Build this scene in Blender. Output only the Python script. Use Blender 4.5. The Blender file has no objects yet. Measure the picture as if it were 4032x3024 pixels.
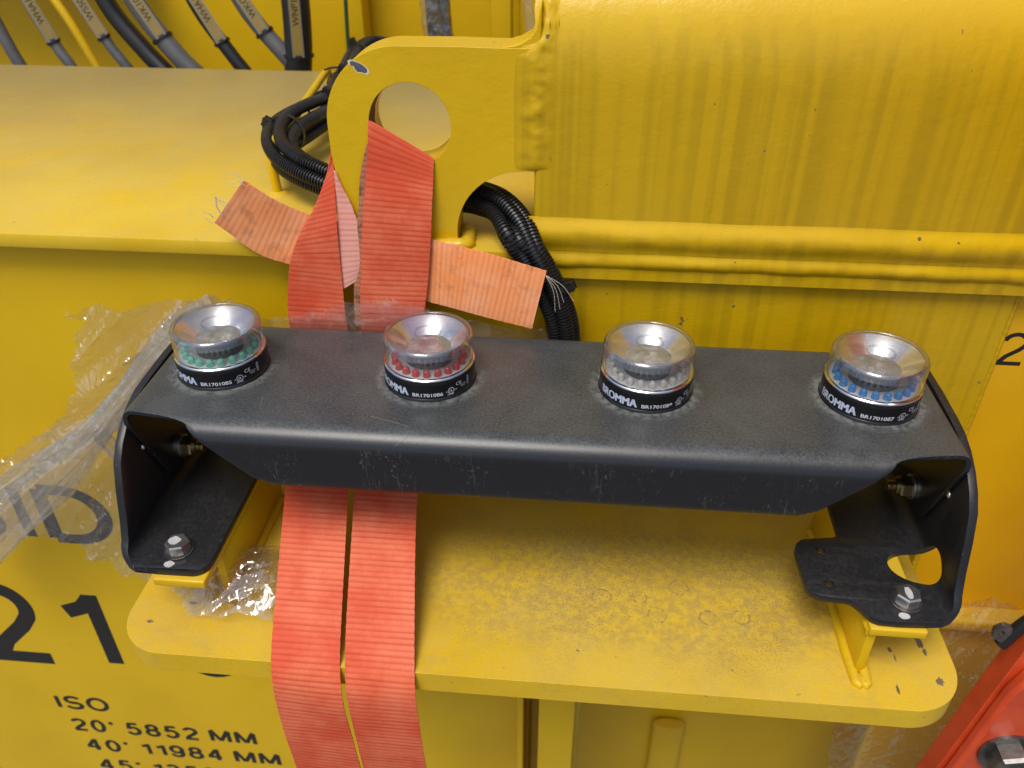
import bpy, bmesh, math, random
from mathutils import Vector, Matrix, noise
from mathutils.geometry import tessellate_polygon

PI = math.pi
MM = 0.001
scene = bpy.context.scene
COL = scene.collection
random.seed(7)

# ------------------------------------------------------------------ camera
cam_data = bpy.data.cameras.new('camera')
cam = bpy.data.objects.new('camera', cam_data)
COL.objects.link(cam)
scene.camera = cam
CAM_POS = Vector((286.84, -545.92, 369.33))
_w = Vector((0.597371403, 0.087489008, 0.0254385521))
_t = _w.length
_k = _w / _t
_K = Matrix(((0, -_k.z, _k.y), (_k.z, 0, -_k.x), (-_k.y, _k.x, 0)))
_R = Matrix.Identity(3) + math.sin(_t) * _K + (1 - math.cos(_t)) * (_K @ _K)
_R = _R @ Matrix(((1, 0, 0), (0, 0, -1), (0, 1, 0)))
rx, dn, fw = _R[0], _R[1], _R[2]
cam.matrix_world = Matrix(((rx[0], -dn[0], -fw[0], CAM_POS.x * MM),
                           (rx[1], -dn[1], -fw[1], CAM_POS.y * MM),
                           (rx[2], -dn[2], -fw[2], CAM_POS.z * MM),
                           (0, 0, 0, 1)))
cam_data.sensor_width = 36
cam_data.lens = 36 * 3250 / 4032
cam_data.clip_start = 0.01
cam_data.clip_end = 100
cam_data.dof.use_dof = True
cam_data.dof.focus_distance = 0.665
cam_data.dof.aperture_fstop = 8.0

# ------------------------------------------------------------------ light
SUN_EL, SUN_AZ = math.radians(63), math.radians(203)     # azimuth clockwise from +Y
world = bpy.data.worlds.new('World')
scene.world = world
world.use_nodes = True
wn = world.node_tree
bg = wn.nodes['Background']
sky = wn.nodes.new('ShaderNodeTexSky')
sky.sky_type = 'NISHITA'
sky.sun_disc = False
sky.sun_elevation = SUN_EL
sky.sun_rotation = SUN_AZ
sky.air_density = 1.0
sky.dust_density = 3.0
sky.ozone_density = 1.0
wn.links.new(sky.outputs[0], bg.inputs[0])
bg.inputs[1].default_value = 0.092
sd = bpy.data.lights.new('sun', 'SUN')
sd.energy = 1.35
sd.angle = math.radians(24)
sd.color = (1.0, 0.97, 0.93)
sun = bpy.data.objects.new('sun', sd)
COL.objects.link(sun)
sdir = Vector((math.sin(SUN_AZ) * math.cos(SUN_EL), math.cos(SUN_AZ) * math.cos(SUN_EL), math.sin(SUN_EL)))
sun.rotation_euler = (-sdir).to_track_quat('-Z', 'Y').to_euler()
scene.view_settings.view_transform = 'Standard'
scene.view_settings.look = 'None'
scene.view_settings.exposure = 0.70
scene.view_settings.gamma = 1.0
scene.view_settings.use_curve_mapping = False

# ------------------------------------------------------------------ object helpers
BASE = {}

def thing(name, base, label, cat, group=None):
    o = bpy.data.objects.new(name, None)
    COL.objects.link(o)
    o.empty_display_size = 0.02
    b = Vector(base)
    o.location = b * MM
    BASE[o.name] = b
    o['label'] = label
    o['category'] = cat
    if group:
        o['group'] = group
    return o

def tag(o, label, cat, group=None):
    o['label'] = label
    o['category'] = cat
    if group:
        o['group'] = group
    return o

def link_mesh(name, me, parent=None, base=None, loc=None):
    o = bpy.data.objects.new(name, me)
    COL.objects.link(o)
    if parent is not None:
        o.parent = parent
        BASE[o.name] = BASE[parent.name]
        if loc is not None:
            o.location = Vector(loc) * MM
    else:
        b = Vector(base or (0, 0, 0))
        BASE[o.name] = b
        o.location = b * MM
    return o

def to_mesh(name, bm, mat, sharp=40, flat=False):
    bmesh.ops.recalc_face_normals(bm, faces=bm.faces)
    me = bpy.data.meshes.new(name)
    bm.to_mesh(me)
    bm.free()
    if mat:
        me.materials.append(mat)
    if not flat:
        for p in me.polygons:
            p.use_smooth = True
        if sharp:
            me.set_sharp_from_angle(angle=math.radians(sharp))
    return me

def part(name, bm, mat, parent=None, base=None, sharp=40, flat=False, recalc=True):
    """bm is in world millimetres; becomes one mesh object around its thing's base."""
    b = BASE[parent.name] if parent is not None else Vector(base or (0, 0, 0))
    for v in bm.verts:
        v.co = (v.co - b) * MM
    me = to_mesh(name, bm, mat, sharp, flat)
    return link_mesh(name, me, parent, base)

def add_box(bm, x0, x1, y0, y1, z0, z1, bevel=0, seg=2):
    r = bmesh.ops.create_cube(bm, size=1)
    for v in r['verts']:
        v.co = Vector(((x0 + x1) / 2 + v.co.x * (x1 - x0), (y0 + y1) / 2 + v.co.y * (y1 - y0), (z0 + z1) / 2 + v.co.z * (z1 - z0)))
    if bevel:
        es = list({e for v in r['verts'] for e in v.link_edges})
        bmesh.ops.bevel(bm, geom=es, offset=bevel, segments=seg, affect='EDGES', profile=0.5)
    return bm

def box(x0, x1, y0, y1, z0, z1, bevel=0, seg=2):
    return add_box(bmesh.new(), x0, x1, y0, y1, z0, z1, bevel, seg)

def catmull(pts, n):
    pts = [Vector(p) for p in pts]
    if len(pts) == 2:
        return [pts[0].lerp(pts[1], i / (n - 1)) for i in range(n)]
    P = [2 * pts[0] - pts[1]] + pts + [2 * pts[-1] - pts[-2]]
    dense = []
    m = 24
    for i in range(1, len(P) - 2):
        p0, p1, p2, p3 = P[i - 1], P[i], P[i + 1], P[i + 2]
        for j in range(m):
            t = j / m
            dense.append(0.5 * ((2 * p1) + (p2 - p0) * t + (2 * p0 - 5 * p1 + 4 * p2 - p3) * t * t + (3 * p1 - p0 - 3 * p2 + p3) * t ** 3))
    dense.append(pts[-1])
    L = [0]
    for a, b in zip(dense, dense[1:]):
        L.append(L[-1] + (b - a).length)
    out = []
    k = 0
    for i in range(n):
        s = L[-1] * i / (n - 1)
        while k < len(L) - 2 and L[k + 1] < s:
            k += 1
        d = L[k + 1] - L[k]
        out.append(dense[k].lerp(dense[k + 1], (s - L[k]) / d if d > 1e-9 else 0))
    return out

def plen(pts):
    return sum((Vector(b) - Vector(a)).length for a, b in zip(pts, pts[1:]))

def add_tube(bm, pts, rad, seg=12, cap=True, n=None, squash=None):
    """tube through pts; rad is a number or a function of (distance along, angle)."""
    L = plen(pts)
    n = n or max(2, int(L / 4) + 1)
    C = catmull(pts, n)
    T = [(C[min(i + 1, n - 1)] - C[max(i - 1, 0)]).normalized() for i in range(n)]
    ref = Vector((0, 0, 1)) if abs(T[0].z) < 0.9 else Vector((1, 0, 0))
    N = (ref - T[0] * ref.dot(T[0])).normalized()
    rings = []
    s = 0
    for i in range(n):
        if i:
            s += (C[i] - C[i - 1]).length
        N = (N - T[i] * N.dot(T[i])).normalized()
        B = T[i].cross(N)
        ring = []
        for j in range(seg):
            a = 2 * PI * j / seg
            r = rad(s, a) if callable(rad) else rad
            ring.append(bm.verts.new(C[i] + (N * math.cos(a) + B * math.sin(a)) * r))
        rings.append(ring)
    for i in range(n - 1):
        for j in range(seg):
            bm.faces.new((rings[i][j], rings[i][(j + 1) % seg], rings[i + 1][(j + 1) % seg], rings[i + 1][j]))
    if cap:
        bm.faces.new(rings[0][::-1])
        bm.faces.new(rings[-1])
    return bm

def tube(pts, rad, seg=12, cap=True, n=None):
    return add_tube(bmesh.new(), pts, rad, seg, cap, n)

def bead(p0, p1, r, pitch=7, seed=0, seg=12, lump=0.1):
    """a lumpy weld bead between two or more points"""
    pts = [Vector(p0), Vector(p1)] if not isinstance(p0, list) else p0
    L = plen(pts)
    f = lambda s, a: r * (1 + lump * abs(math.sin(PI * s / pitch + seed)) - lump * 0.5 + 0.10 * noise.noise(Vector((s * 0.07, math.cos(a) * 0.8 + seed * 3.1, math.sin(a) * 0.8))) + 0.05 * noise.noise(Vector((s * 0.3, a, seed))))
    return tube(pts, f, seg, True, n=max(4, int(L / 1.6)))

def soft_bead(pts, r, seed=0, flat=None, amp=0.16, sc=0.09):
    """a broad painted-over weld: irregular swelling, optionally squashed towards y = flat[0] by flat[1]"""
    pts = [Vector(p) for p in pts]
    L = plen(pts)
    tp = lambda s: min(1.0, math.sqrt(max(0.02, min(s, L - s) / (1.3 * r))))
    f = lambda s, a: tp(s) * r * (1 + amp * noise.noise(Vector((s * sc, math.cos(a) * 1.2 + seed * 3.1, math.sin(a) * 1.2))) + amp * 0.5 * noise.noise(Vector((s * sc * 3.1, math.cos(a) * 2.5, math.sin(a) * 2.5 + seed))))
    bm = tube(pts, f, 28, True, n=max(6, int(L / 1.5)))
    if flat:
        for v in bm.verts:
            v.co.y = flat[0] + (v.co.y - flat[0]) * flat[1]
    return bm

def lathe(profile, seg=48, centre=(0, 0, 0), closed=False):
    bm = bmesh.new()
    c = Vector(centre)
    rings = []
    for r, z in profile:
        if r < 1e-6:
            rings.append([bm.verts.new(c + Vector((0, 0, z)))])
        else:
            rings.append([bm.verts.new(c + Vector((r * math.sin(2 * PI * j / seg), -r * math.cos(2 * PI * j / seg), z))) for j in range(seg)])
    pairs = list(zip(rings, rings[1:]))
    if closed:
        pairs.append((rings[-1], rings[0]))
    for A, B in pairs:
        for j in range(seg):
            k = (j + 1) % seg
            q = [A[j % len(A)], A[k % len(A)], B[k % len(B)], B[j % len(B)]]
            q2 = []
            for v in q:
                if v not in q2:
                    q2.append(v)
            if len(q2) > 2:
                bm.faces.new(q2)
    return bm

def arc(cx, cy, r, a0, a1, n):
    return [(cx + r * math.cos(math.radians(a0 + (a1 - a0) * i / n)), cy + r * math.sin(math.radians(a0 + (a1 - a0) * i / n))) for i in range(n + 1)]

def round_poly(corners):
    """corners: (x, y, radius) -> smooth outline"""
    out = []
    n = len(corners)
    for i in range(n):
        p = Vector(corners[i][:2]); r = corners[i][2]
        a = Vector(corners[i - 1][:2]); b = Vector(corners[(i + 1) % n][:2])
        da, db = (a - p).normalized(), (b - p).normalized()
        if r <= 0:
            out.append(tuple(p)); continue
        half = da.angle(db) / 2
        d = r / math.tan(half)
        c = p + (da + db).normalized() * (r / math.sin(half))
        p0, p1 = p + da * d, p + db * d
        v0, v1 = p0 - c, p1 - c
        ang = v0.angle_signed(v1)
        steps = max(2, int(abs(ang) * r / 2.5) + 2)
        steps = min(steps, 16)
        for j in range(steps + 1):
            t = -ang * j / steps
            out.append((c.x + v0.x * math.cos(t) - v0.y * math.sin(t), c.y + v0.x * math.sin(t) + v0.y * math.cos(t)))
    return out

def fill2d(outline, holes=()):
    """flat triangulated bmesh in the XY plane with holes"""
    loops = [[Vector((x, y, 0)) for x, y in outline]] + [[Vector((x, y, 0)) for x, y in h] for h in holes]
    flat = [v for l in loops for v in l]
    bm = bmesh.new()
    vs = [bm.verts.new(v) for v in flat]
    for t in tessellate_polygon(loops):
        try:
            bm.faces.new([vs[i] for i in t])
        except ValueError:
            pass
    return bm

def prism(outline, holes, to3d, depth):
    """extrude a 2D outline: to3d(x, y, d) for d = 0 and d = depth"""
    loops = [outline] + list(holes)
    flat = [p for l in loops for p in l]
    tris = tessellate_polygon([[Vector((x, y, 0)) for x, y in l] for l in loops])
    bm = bmesh.new()
    A = [bm.verts.new(to3d(x, y, 0)) for x, y in flat]
    B = [bm.verts.new(to3d(x, y, depth)) for x, y in flat]
    for t in tris:
        bm.faces.new([A[i] for i in t])
        bm.faces.new([B[i] for i in reversed(t)])
    k = 0
    for l in loops:
        n = len(l)
        for i in range(n):
            j = (i + 1) % n
            bm.faces.new((A[k + i], A[k + j], B[k + j], B[k + i]))
        k += n
    return bm

def bevel_mod(o, w, seg=2, ang=40):
    m = o.modifiers.new('edge_round', 'BEVEL')
    m.width = w * MM
    m.segments = seg
    m.limit_method = 'ANGLE'
    m.angle_limit = math.radians(ang)
    return o

def text_bm(s, size, fn, bold=0.0, depth=0.0, xs=1.0, align='LEFT', width=None, spacing=1.0, maxlen=None):
    """lettering as a thin mesh; fn maps text-plane (x, y) in mm to world mm"""
    cu = bpy.data.curves.new('lettering', 'FONT')
    cu.body = s
    cu.size = 1.0
    cu.offset = bold
    cu.space_character = spacing
    cu.resolution_u = 6
    o = bpy.data.objects.new('lettering', cu)
    COL.objects.link(o)
    me = o.to_mesh()
    bm = bmesh.new()
    bm.from_mesh(me)
    o.to_mesh_clear()
    bpy.data.objects.remove(o)
    bpy.data.curves.remove(cu)
    if not bm.verts:
        return bm
    if maxlen:
        bmesh.ops.triangulate(bm, faces=bm.faces)
        for _ in range(2):
            es = [e for e in bm.edges if e.calc_length() * size > maxlen]
            if es:
                bmesh.ops.subdivide_edges(bm, edges=es, cuts=1)
                bmesh.ops.triangulate(bm, faces=bm.faces)
    x0 = min(v.co.x for v in bm.verts); x1 = max(v.co.x for v in bm.verts)
    sx = size * xs
    if width:
        sx = width / (x1 - x0)
    for v in bm.verts:
        x = (v.co.x - x0) * sx
        if align == 'CENTER':
            x -= (x1 - x0) * sx / 2
        v.co = Vector(fn(x, v.co.y * size))
    return bm

CAP = 0.729   # cap height of the built-in font per unit size (measured below)
_b = text_bm('H', 1.0, lambda x, y: (x, y, 0))
CAP = max(v.co.y for v in _b.verts) - min(v.co.y for v in _b.verts)
_b.free()

# ------------------------------------------------------------------ material helpers
class M:
    def __init__(self, name):
        self.m = bpy.data.materials.new(name)
        self.m.use_nodes = True
        self.t = self.m.node_tree
        self.t.nodes.clear()
        self.out = self.t.nodes.new('ShaderNodeOutputMaterial')
        self.co = self.t.nodes.new('ShaderNodeTexCoord')

    def n(self, typ, **kw):
        nd = self.t.nodes.new('ShaderNode' + typ)
        for k, v in kw.items():
            setattr(nd, k, v)
        return nd

    def set(self, sock, v):
        if isinstance(v, bpy.types.NodeSocket):
            self.t.links.new(v, sock)
        elif isinstance(v, (tuple, list)) and len(v) == 3 and sock.type == 'RGBA':
            sock.default_value = (*v, 1)
        else:
            sock.default_value = v

    def math(self, op, a, b=0.0, clamp=False):
        nd = self.n('Math', operation=op, use_clamp=clamp)
        self.set(nd.inputs[0], a); self.set(nd.inputs[1], b)
        return nd.outputs[0]

    def pos(self, scale=(1, 1, 1), out='Object', loc=(0, 0, 0)):
        mp = self.n('Mapping')
        mp.inputs['Scale'].default_value = scale
        mp.inputs['Location'].default_value = loc
        self.t.links.new(self.co.outputs[out], mp.inputs['Vector'])
        return mp.outputs[0]

    def noise(self, scale, vec=None, detail=4, rough=0.55, dist=0.0):
        nd = self.n('TexNoise')
        nd.inputs['Scale'].default_value = scale
        nd.inputs['Detail'].default_value = detail
        nd.inputs['Roughness'].default_value = rough
        nd.inputs['Distortion'].default_value = dist
        self.t.links.new(vec or self.pos(), nd.inputs['Vector'])
        return nd.outputs['Fac']

    def voronoi(self, scale, vec=None, feature='F1'):
        nd = self.n('TexVoronoi', feature=feature)
        nd.inputs['Scale'].default_value = scale
        self.t.links.new(vec or self.pos(), nd.inputs['Vector'])
        return nd.outputs['Distance']

    def ramp(self, x, a, b, lo=0.0, hi=1.0):
        nd = self.n('MapRange', clamp=True)
        nd.interpolation_type = 'SMOOTHSTEP'
        self.set(nd.inputs[0], x)
        for i, v in enumerate((a, b, lo, hi)):
            self.set(nd.inputs[i + 1], v)
        return nd.outputs[0]

    def mix(self, f, a, b):
        nd = self.n('Mix', data_type='RGBA')
        self.set(nd.inputs[0], f)
        self.set(nd.inputs[6], a); self.set(nd.inputs[7], b)
        return nd.outputs[2]

    def bump(self, h, strength=0.2, dist=0.001, normal=None):
        nd = self.n('Bump')
        nd.inputs['Strength'].default_value = strength
        nd.inputs['Distance'].default_value = dist
        self.t.links.new(h, nd.inputs['Height'])
        if normal:
            self.t.links.new(normal, nd.inputs['Normal'])
        return nd.outputs[0]

    def normal_z(self):
        g = self.n('NewGeometry')
        s = self.n('SeparateXYZ')
        self.t.links.new(g.outputs['Normal'], s.inputs[0])
        return s.outputs

    def schlick(self, f0=0.04, normal=None):
        lw = self.n('LayerWeight')
        lw.inputs['Blend'].default_value = 0.5
        if normal:
            self.t.links.new(normal, lw.inputs['Normal'])
        p = self.math('POWER', lw.outputs['Facing'], 4.0)
        return self.math('ADD', f0, self.math('MULTIPLY', p, 1 - f0))

    def principled(self, color, rough=0.5, metal=0.0, normal=None, **kw):
        p = self.n('BsdfPrincipled')
        self.set(p.inputs['Base Color'], color)
        self.set(p.inputs['Roughness'], rough)
        self.set(p.inputs['Metallic'], metal)
        if normal:
            self.t.links.new(normal, p.inputs['Normal'])
        for k, v in kw.items():
            self.set(p.inputs[k.replace('_', ' ')], v)
        self.t.links.new(p.outputs[0], self.out.inputs[0])
        return p

    def done(self):
        return self.m

YEL = (0.69, 0.435, 0.0045)
YEL2 = (0.63, 0.385, 0.003)

def yellow_paint(name, rear=0.0, dust=0.0, streak=0.0, chips=0.25, grime=0.0, bumpy=0.35, rough=0.36, fade=0.0):
    m = M(name)
    big = m.noise(5, detail=3)
    col = m.mix(m.ramp(big, 0.35, 0.7), YEL, YEL2)
    if fade:
        col = m.mix(m.math('MULTIPLY', m.ramp(m.noise(9, detail=5), 0.3, 0.75), fade), col, (0.80, 0.60, 0.10))
    nz = m.normal_z()
    r = rough
    if streak:
        st = m.noise(1.0, m.pos((78, 78, 0.7)), detail=2, rough=0.55)
        st2 = m.noise(1.0, m.pos((22, 22, 1.5)), detail=2)
        s = m.math('MULTIPLY', m.ramp(st, 0.42, 0.64), m.ramp(st2, 0.2, 0.6, 0.55, 1.0))
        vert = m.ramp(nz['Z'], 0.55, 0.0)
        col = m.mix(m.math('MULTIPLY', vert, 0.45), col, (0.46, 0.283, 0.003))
        s = m.math('MULTIPLY', m.math('MULTIPLY', s, vert), streak)
        col = m.mix(s, col, (0.36, 0.232, 0.004))
    if dust:
        d1 = m.noise(14, detail=6, rough=0.62, dist=0.6)
        d2 = m.noise(120, m.pos((1, 1.6, 1)), detail=4, rough=0.7)
        up = m.ramp(nz['Z'], 0.55, 0.95)
        d = m.math('ADD', m.math('MULTIPLY', m.ramp(d1, 0.3, 0.72), 0.65), m.math('MULTIPLY', m.ramp(d2, 0.35, 0.75), 0.55))
        d = m.math('MULTIPLY', m.math('MULTIPLY', d, up), dust, clamp=True)
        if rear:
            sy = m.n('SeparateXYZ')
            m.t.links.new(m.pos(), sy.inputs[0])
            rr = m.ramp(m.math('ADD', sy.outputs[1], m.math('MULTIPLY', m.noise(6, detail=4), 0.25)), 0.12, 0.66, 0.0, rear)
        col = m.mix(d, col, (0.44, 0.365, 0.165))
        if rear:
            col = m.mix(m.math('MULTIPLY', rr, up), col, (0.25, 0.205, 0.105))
        r = m.math('ADD', m.math('MULTIPLY', d, 0.4), rough)
    if grime:
        g1 = m.noise(11, detail=4, dist=0.8)
        g2 = m.noise(560, detail=6, rough=0.8)
        sp = m.math('MULTIPLY', m.ramp(g2, 0.50, 0.64), m.ramp(g1, 0.30, 0.62))
        v = m.voronoi(42, m.pos((1, 1, 1)))
        ringn = m.math('ABSOLUTE', m.math('SUBTRACT', v, 0.42))
        ring = m.math('MULTIPLY', m.ramp(ringn, 0.045, 0.0), m.ramp(m.noise(60, detail=4), 0.5, 0.62))
        ring = m.math('MULTIPLY', ring, m.ramp(m.noise(9, detail=2), 0.53, 0.62))
        bl = m.math('MULTIPLY', m.ramp(m.noise(26, detail=6, rough=0.68, dist=0.4), 0.46, 0.66), 0.20)
        col = m.mix(bl, col, (0.40, 0.27, 0.07))
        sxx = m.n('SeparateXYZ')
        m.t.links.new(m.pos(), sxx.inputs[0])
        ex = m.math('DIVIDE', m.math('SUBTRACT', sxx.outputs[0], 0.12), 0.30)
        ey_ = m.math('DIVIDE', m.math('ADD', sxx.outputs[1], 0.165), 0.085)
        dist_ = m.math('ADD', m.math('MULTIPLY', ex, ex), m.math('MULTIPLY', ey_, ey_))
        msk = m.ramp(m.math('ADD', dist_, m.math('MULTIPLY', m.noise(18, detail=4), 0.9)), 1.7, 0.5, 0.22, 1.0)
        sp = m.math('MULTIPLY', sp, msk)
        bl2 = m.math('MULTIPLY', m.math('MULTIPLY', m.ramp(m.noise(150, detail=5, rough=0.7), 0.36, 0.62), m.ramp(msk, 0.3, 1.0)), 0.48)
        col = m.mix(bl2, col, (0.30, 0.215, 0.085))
        for (rx_, ry_, rr_) in ((365, -79, 7.5), (407, -78, 7), (434, -75, 7), (319, -63, 8), (351, -61, 6), (385, -47, 8)):
            qx = m.math('SUBTRACT', sxx.outputs[0], (rx_ - 250) * MM)
            qy = m.math('SUBTRACT', sxx.outputs[1], (ry_ - 115) * MM)
            dd = m.math('SQRT', m.math('ADD', m.math('MULTIPLY', qx, qx), m.math('MULTIPLY', qy, qy)))
            dd = m.math('ADD', dd, m.math('MULTIPLY', m.math('SUBTRACT', m.noise(120), 0.5), 0.003))
            rg = m.math('MULTIPLY', m.ramp(m.math('ABSOLUTE', m.math('SUBTRACT', dd, rr_ * MM)), 0.0014, 0.0003), m.ramp(m.noise(260, detail=3), 0.40, 0.6))
            sp = m.math('MAXIMUM', sp, m.math('MULTIPLY', rg, 0.75))
        g = m.math('MULTIPLY', m.math('ADD', sp, m.math('MULTIPLY', ring, 0.0)), grime, clamp=True)
        col = m.mix(g, col, (0.17, 0.125, 0.085))
    if chips:
        c = m.noise(95, m.pos((1, 1, 1), loc=(3, 1, 2)), detail=2)
        c2 = m.ramp(c, 0.735, 0.76)
        col = m.mix(m.math('MULTIPLY', c2, chips), col, (0.10, 0.075, 0.05))
    h1 = m.noise(380, detail=2)
    h2 = m.noise(70, detail=2)
    nrm = m.bump(m.math('ADD', m.math('MULTIPLY', h1, 0.35), h2), bumpy, 0.0006)
    m.principled(col, r, 0, nrm, Coat_Weight=0.04, Coat_Roughness=0.2, Specular_IOR_Level=0.36)
    return m.done()

YM_wall = yellow_paint('yellow_paint_wall', dust=0.3, chips=0.3, bumpy=0.12, rough=0.33)
YM_streak = yellow_paint('yellow_paint_rain_streaked', dust=0.25, streak=0.5, chips=0.8, bumpy=0.8, rough=0.30)
YM_shelf = yellow_paint('yellow_paint_dusty', rear=0.72, dust=0.34, chips=0.3, bumpy=0.25, rough=0.40, fade=0.25)
YM_plate = yellow_paint('yellow_paint_dirty_plate', dust=0.28, grime=0.95, chips=0.4, bumpy=0.4, rough=0.45, fade=0.25)
YM_lug = yellow_paint('yellow_paint_lug', dust=0.22, chips=0.7, bumpy=0.8, rough=0.32)
YM_bead = yellow_paint('yellow_paint_weld', dust=0.25, streak=0.4, chips=0.9, bumpy=0.7, rough=0.28)
YM_far = yellow_paint('yellow_paint_far', dust=0.2, chips=0.0, bumpy=0.1, rough=0.4)

YEL, YEL2 = (0.76, 0.415, 0.006), (0.70, 0.365, 0.004)  # orange bounce light tinted into the yellow of the side panel
YM_side = yellow_paint('yellow_paint_bounce_tint', dust=0.3, chips=0.3, bumpy=0.12, rough=0.33)

def simple(name, col, rough=0.5, metal=0.0, nscale=0, nstr=0.2, var=0.0, **kw):
    m = M(name)
    c = col
    if var:
        c = m.mix(m.ramp(m.noise(60, detail=5), 0.3, 0.7), col, tuple(x * (1 - var) for x in col))
    nrm = m.bump(m.noise(nscale, detail=3), nstr, 0.0005) if nscale else None
    m.principled(c, rough, metal, nrm, **kw)
    return m.done()

def black_sheet():
    m = M('black_powder_coat_dusty')
    nz = m.normal_z()
    col = (0.0115, 0.0120, 0.0145)
    up = m.ramp(nz['Z'], 0.45, 0.98)
    d1 = m.noise(18, detail=6, rough=0.65, dist=0.5)
    d2 = m.noise(520, detail=4, rough=0.8)
    d = m.math('ADD', m.math('MULTIPLY', m.ramp(d1, 0.2, 0.85), 0.35), m.math('MULTIPLY', m.ramp(d2, 0.25, 0.8), 0.75))
    # dust rings left round the lamp bases
    sx = m.n('SeparateXYZ')
    m.t.links.new(m.pos(), sx.inputs[0])
    rings = None
    for i in range(4):
        dx = m.math('SUBTRACT', sx.outputs[0], (i * 171.4 - 257.1) * MM)
        rr = m.math('SQRT', m.math('ADD', m.math('MULTIPLY', dx, dx), m.math('MULTIPLY', sx.outputs[1], sx.outputs[1])))
        rg = m.ramp(rr, 0.0475, 0.0365)
        rings = rg if rings is None else m.math('MAXIMUM', rings, rg)
    rings = m.math('MULTIPLY', rings, m.ramp(m.noise(160, detail=5, rough=0.7), 0.36, 0.62))
    d = m.math('ADD', m.math('MULTIPLY', d, 0.66), m.math('MULTIPLY', rings, 0.8))
    d = m.math('MULTIPLY', d, up, clamp=True)
    col = m.mix(d, col, (0.155, 0.165, 0.152))
    # dried drip marks and specks on the upright face
    sp = m.noise(1.0, m.pos((420, 420, 260)), detail=3, rough=0.7)
    dr = m.noise(1.0, m.pos((300, 300, 42)), detail=3, rough=0.6, dist=0.6)
    clump = m.ramp(m.noise(24, detail=3), 0.42, 0.66)
    vert = m.ramp(nz['Z'], 0.5, 0.1)
    mk = m.math('ADD', m.math('MULTIPLY', m.ramp(sp, 0.615, 0.68), 0.75), m.math('MULTIPLY', m.ramp(dr, 0.575, 0.70), 0.30))
    mk = m.math('MULTIPLY', m.math('MULTIPLY', m.math('MULTIPLY', mk, clump), vert), 0.6, clamp=True)
    col = m.mix(mk, col, (0.22, 0.205, 0.18))
    r = m.math('ADD', m.math('MULTIPLY', d, 0.34), 0.27)
    nrm = m.bump(m.math('ADD', m.noise(900, detail=2), m.math('MULTIPLY', m.noise(240), 0.7)), 0.12, 0.0004)
    m.principled(col, r, 0, nrm)
    return m.done()

MB_bar = black_sheet()

def black_leg_mat():
    m = M('black_powder_coat_leg')
    nz = m.normal_z()
    up = m.ramp(nz['Z'], 0.4, 0.95)
    d1 = m.noise(26, detail=6, rough=0.7, dist=1.6)
    vein = m.ramp(m.math('ABSOLUTE', m.math('SUBTRACT', d1, 0.5)), 0.05, 0.0)
    d = m.math('ADD', m.math('MULTIPLY', m.ramp(m.noise(340, detail=5, rough=0.7), 0.3, 0.85), 0.15), m.math('MULTIPLY', vein, 0.05))
    d = m.math('MULTIPLY', d, up, clamp=True)
    col = m.mix(d, (0.011, 0.0115, 0.013), (0.13, 0.12, 0.105))
    sp = m.ramp(m.noise(420, detail=2), 0.70, 0.75)
    col = m.mix(m.math('MULTIPLY', sp, 0.4), col, (0.2, 0.19, 0.17))
    nrm = m.bump(m.noise(800, detail=2), 0.12, 0.0004)
    m.principled(col, m.math('ADD', m.math('MULTIPLY', d, 0.4), 0.38), 0, nrm)
    return m.done()

MB_leg = black_leg_mat()
M_blackplastic = simple('black_plastic', (0.012, 0.012, 0.013), 0.42, nscale=300, nstr=0.1)
M_gloss_black = simple('gloss_black_base', (0.008, 0.008, 0.009), 0.22)
M_sticker = simple('black_sticker', (0.006, 0.006, 0.007), 0.16)
M_conduit = simple('black_conduit', (0.013, 0.013, 0.014), 0.38, var=0.3, nscale=200, nstr=0.1)
M_zinc = simple('zinc_bolt', (0.74, 0.71, 0.65), 0.38, 1.0, nscale=160, nstr=0.25, var=0.35)
M_brass = simple('yellow_zinc_nut', (0.42, 0.33, 0.17), 0.36, 1.0, nscale=200, nstr=0.3, var=0.45)
M_darksteel = simple('dark_steel', (0.26, 0.25, 0.235), 0.40, 0.9, nscale=150, nstr=0.4, var=0.5)
M_white_mark = simple('white_paint_mark', (0.55, 0.53, 0.49), 0.6, nscale=300, nstr=0.5, var=0.25)
M_print_white = simple('white_print', (0.60, 0.62, 0.68), 0.4)
M_print_blue = simple('pale_blue_print', (0.50, 0.56, 0.70), 0.4)
M_letter = simple('black_lettering', (0.014, 0.013, 0.011), 0.34)
M_bare = simple('bare_steel_chip', (0.16, 0.18, 0.21), 0.45, 0.6, nscale=200, nstr=0.4, var=0.4)
M_chip_rim = simple('paint_chip_rim', (0.70, 0.60, 0.36), 0.5)
M_rust = simple('rusty_steel', (0.16, 0.06, 0.02), 0.75, nscale=300, nstr=0.6, var=0.6)
M_thread = simple('pale_thread', (0.62, 0.55, 0.45), 0.7)
M_greycable = simple('grey_cable', (0.10, 0.10, 0.098), 0.42, var=0.15)
M_blackcable = simple('black_cable', (0.012, 0.012, 0.013), 0.4, var=0.2)
M_green = simple('green_wire', (0.012, 0.05, 0.016), 0.4)
M_tag = simple('cable_marker', (0.27, 0.185, 0.04), 0.35, var=0.1)
M_tagframe = simple('clear_marker_holder', (0.20, 0.18, 0.13), 0.2, Coat_Weight=0.5)
M_pcb = simple('white_circuit_ring', (0.62, 0.62, 0.62), 0.4)
M_silver = simple('bright_ring', (0.85, 0.86, 0.88), 0.12, 1.0)
M_mirror = simple('chromed_reflector', (0.93, 0.94, 0.95), 0.20, 1.0, nscale=60, nstr=0.05)
M_ground = simple('concrete', (0.17, 0.167, 0.16), 0.85, nscale=8, var=0.25)

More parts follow.
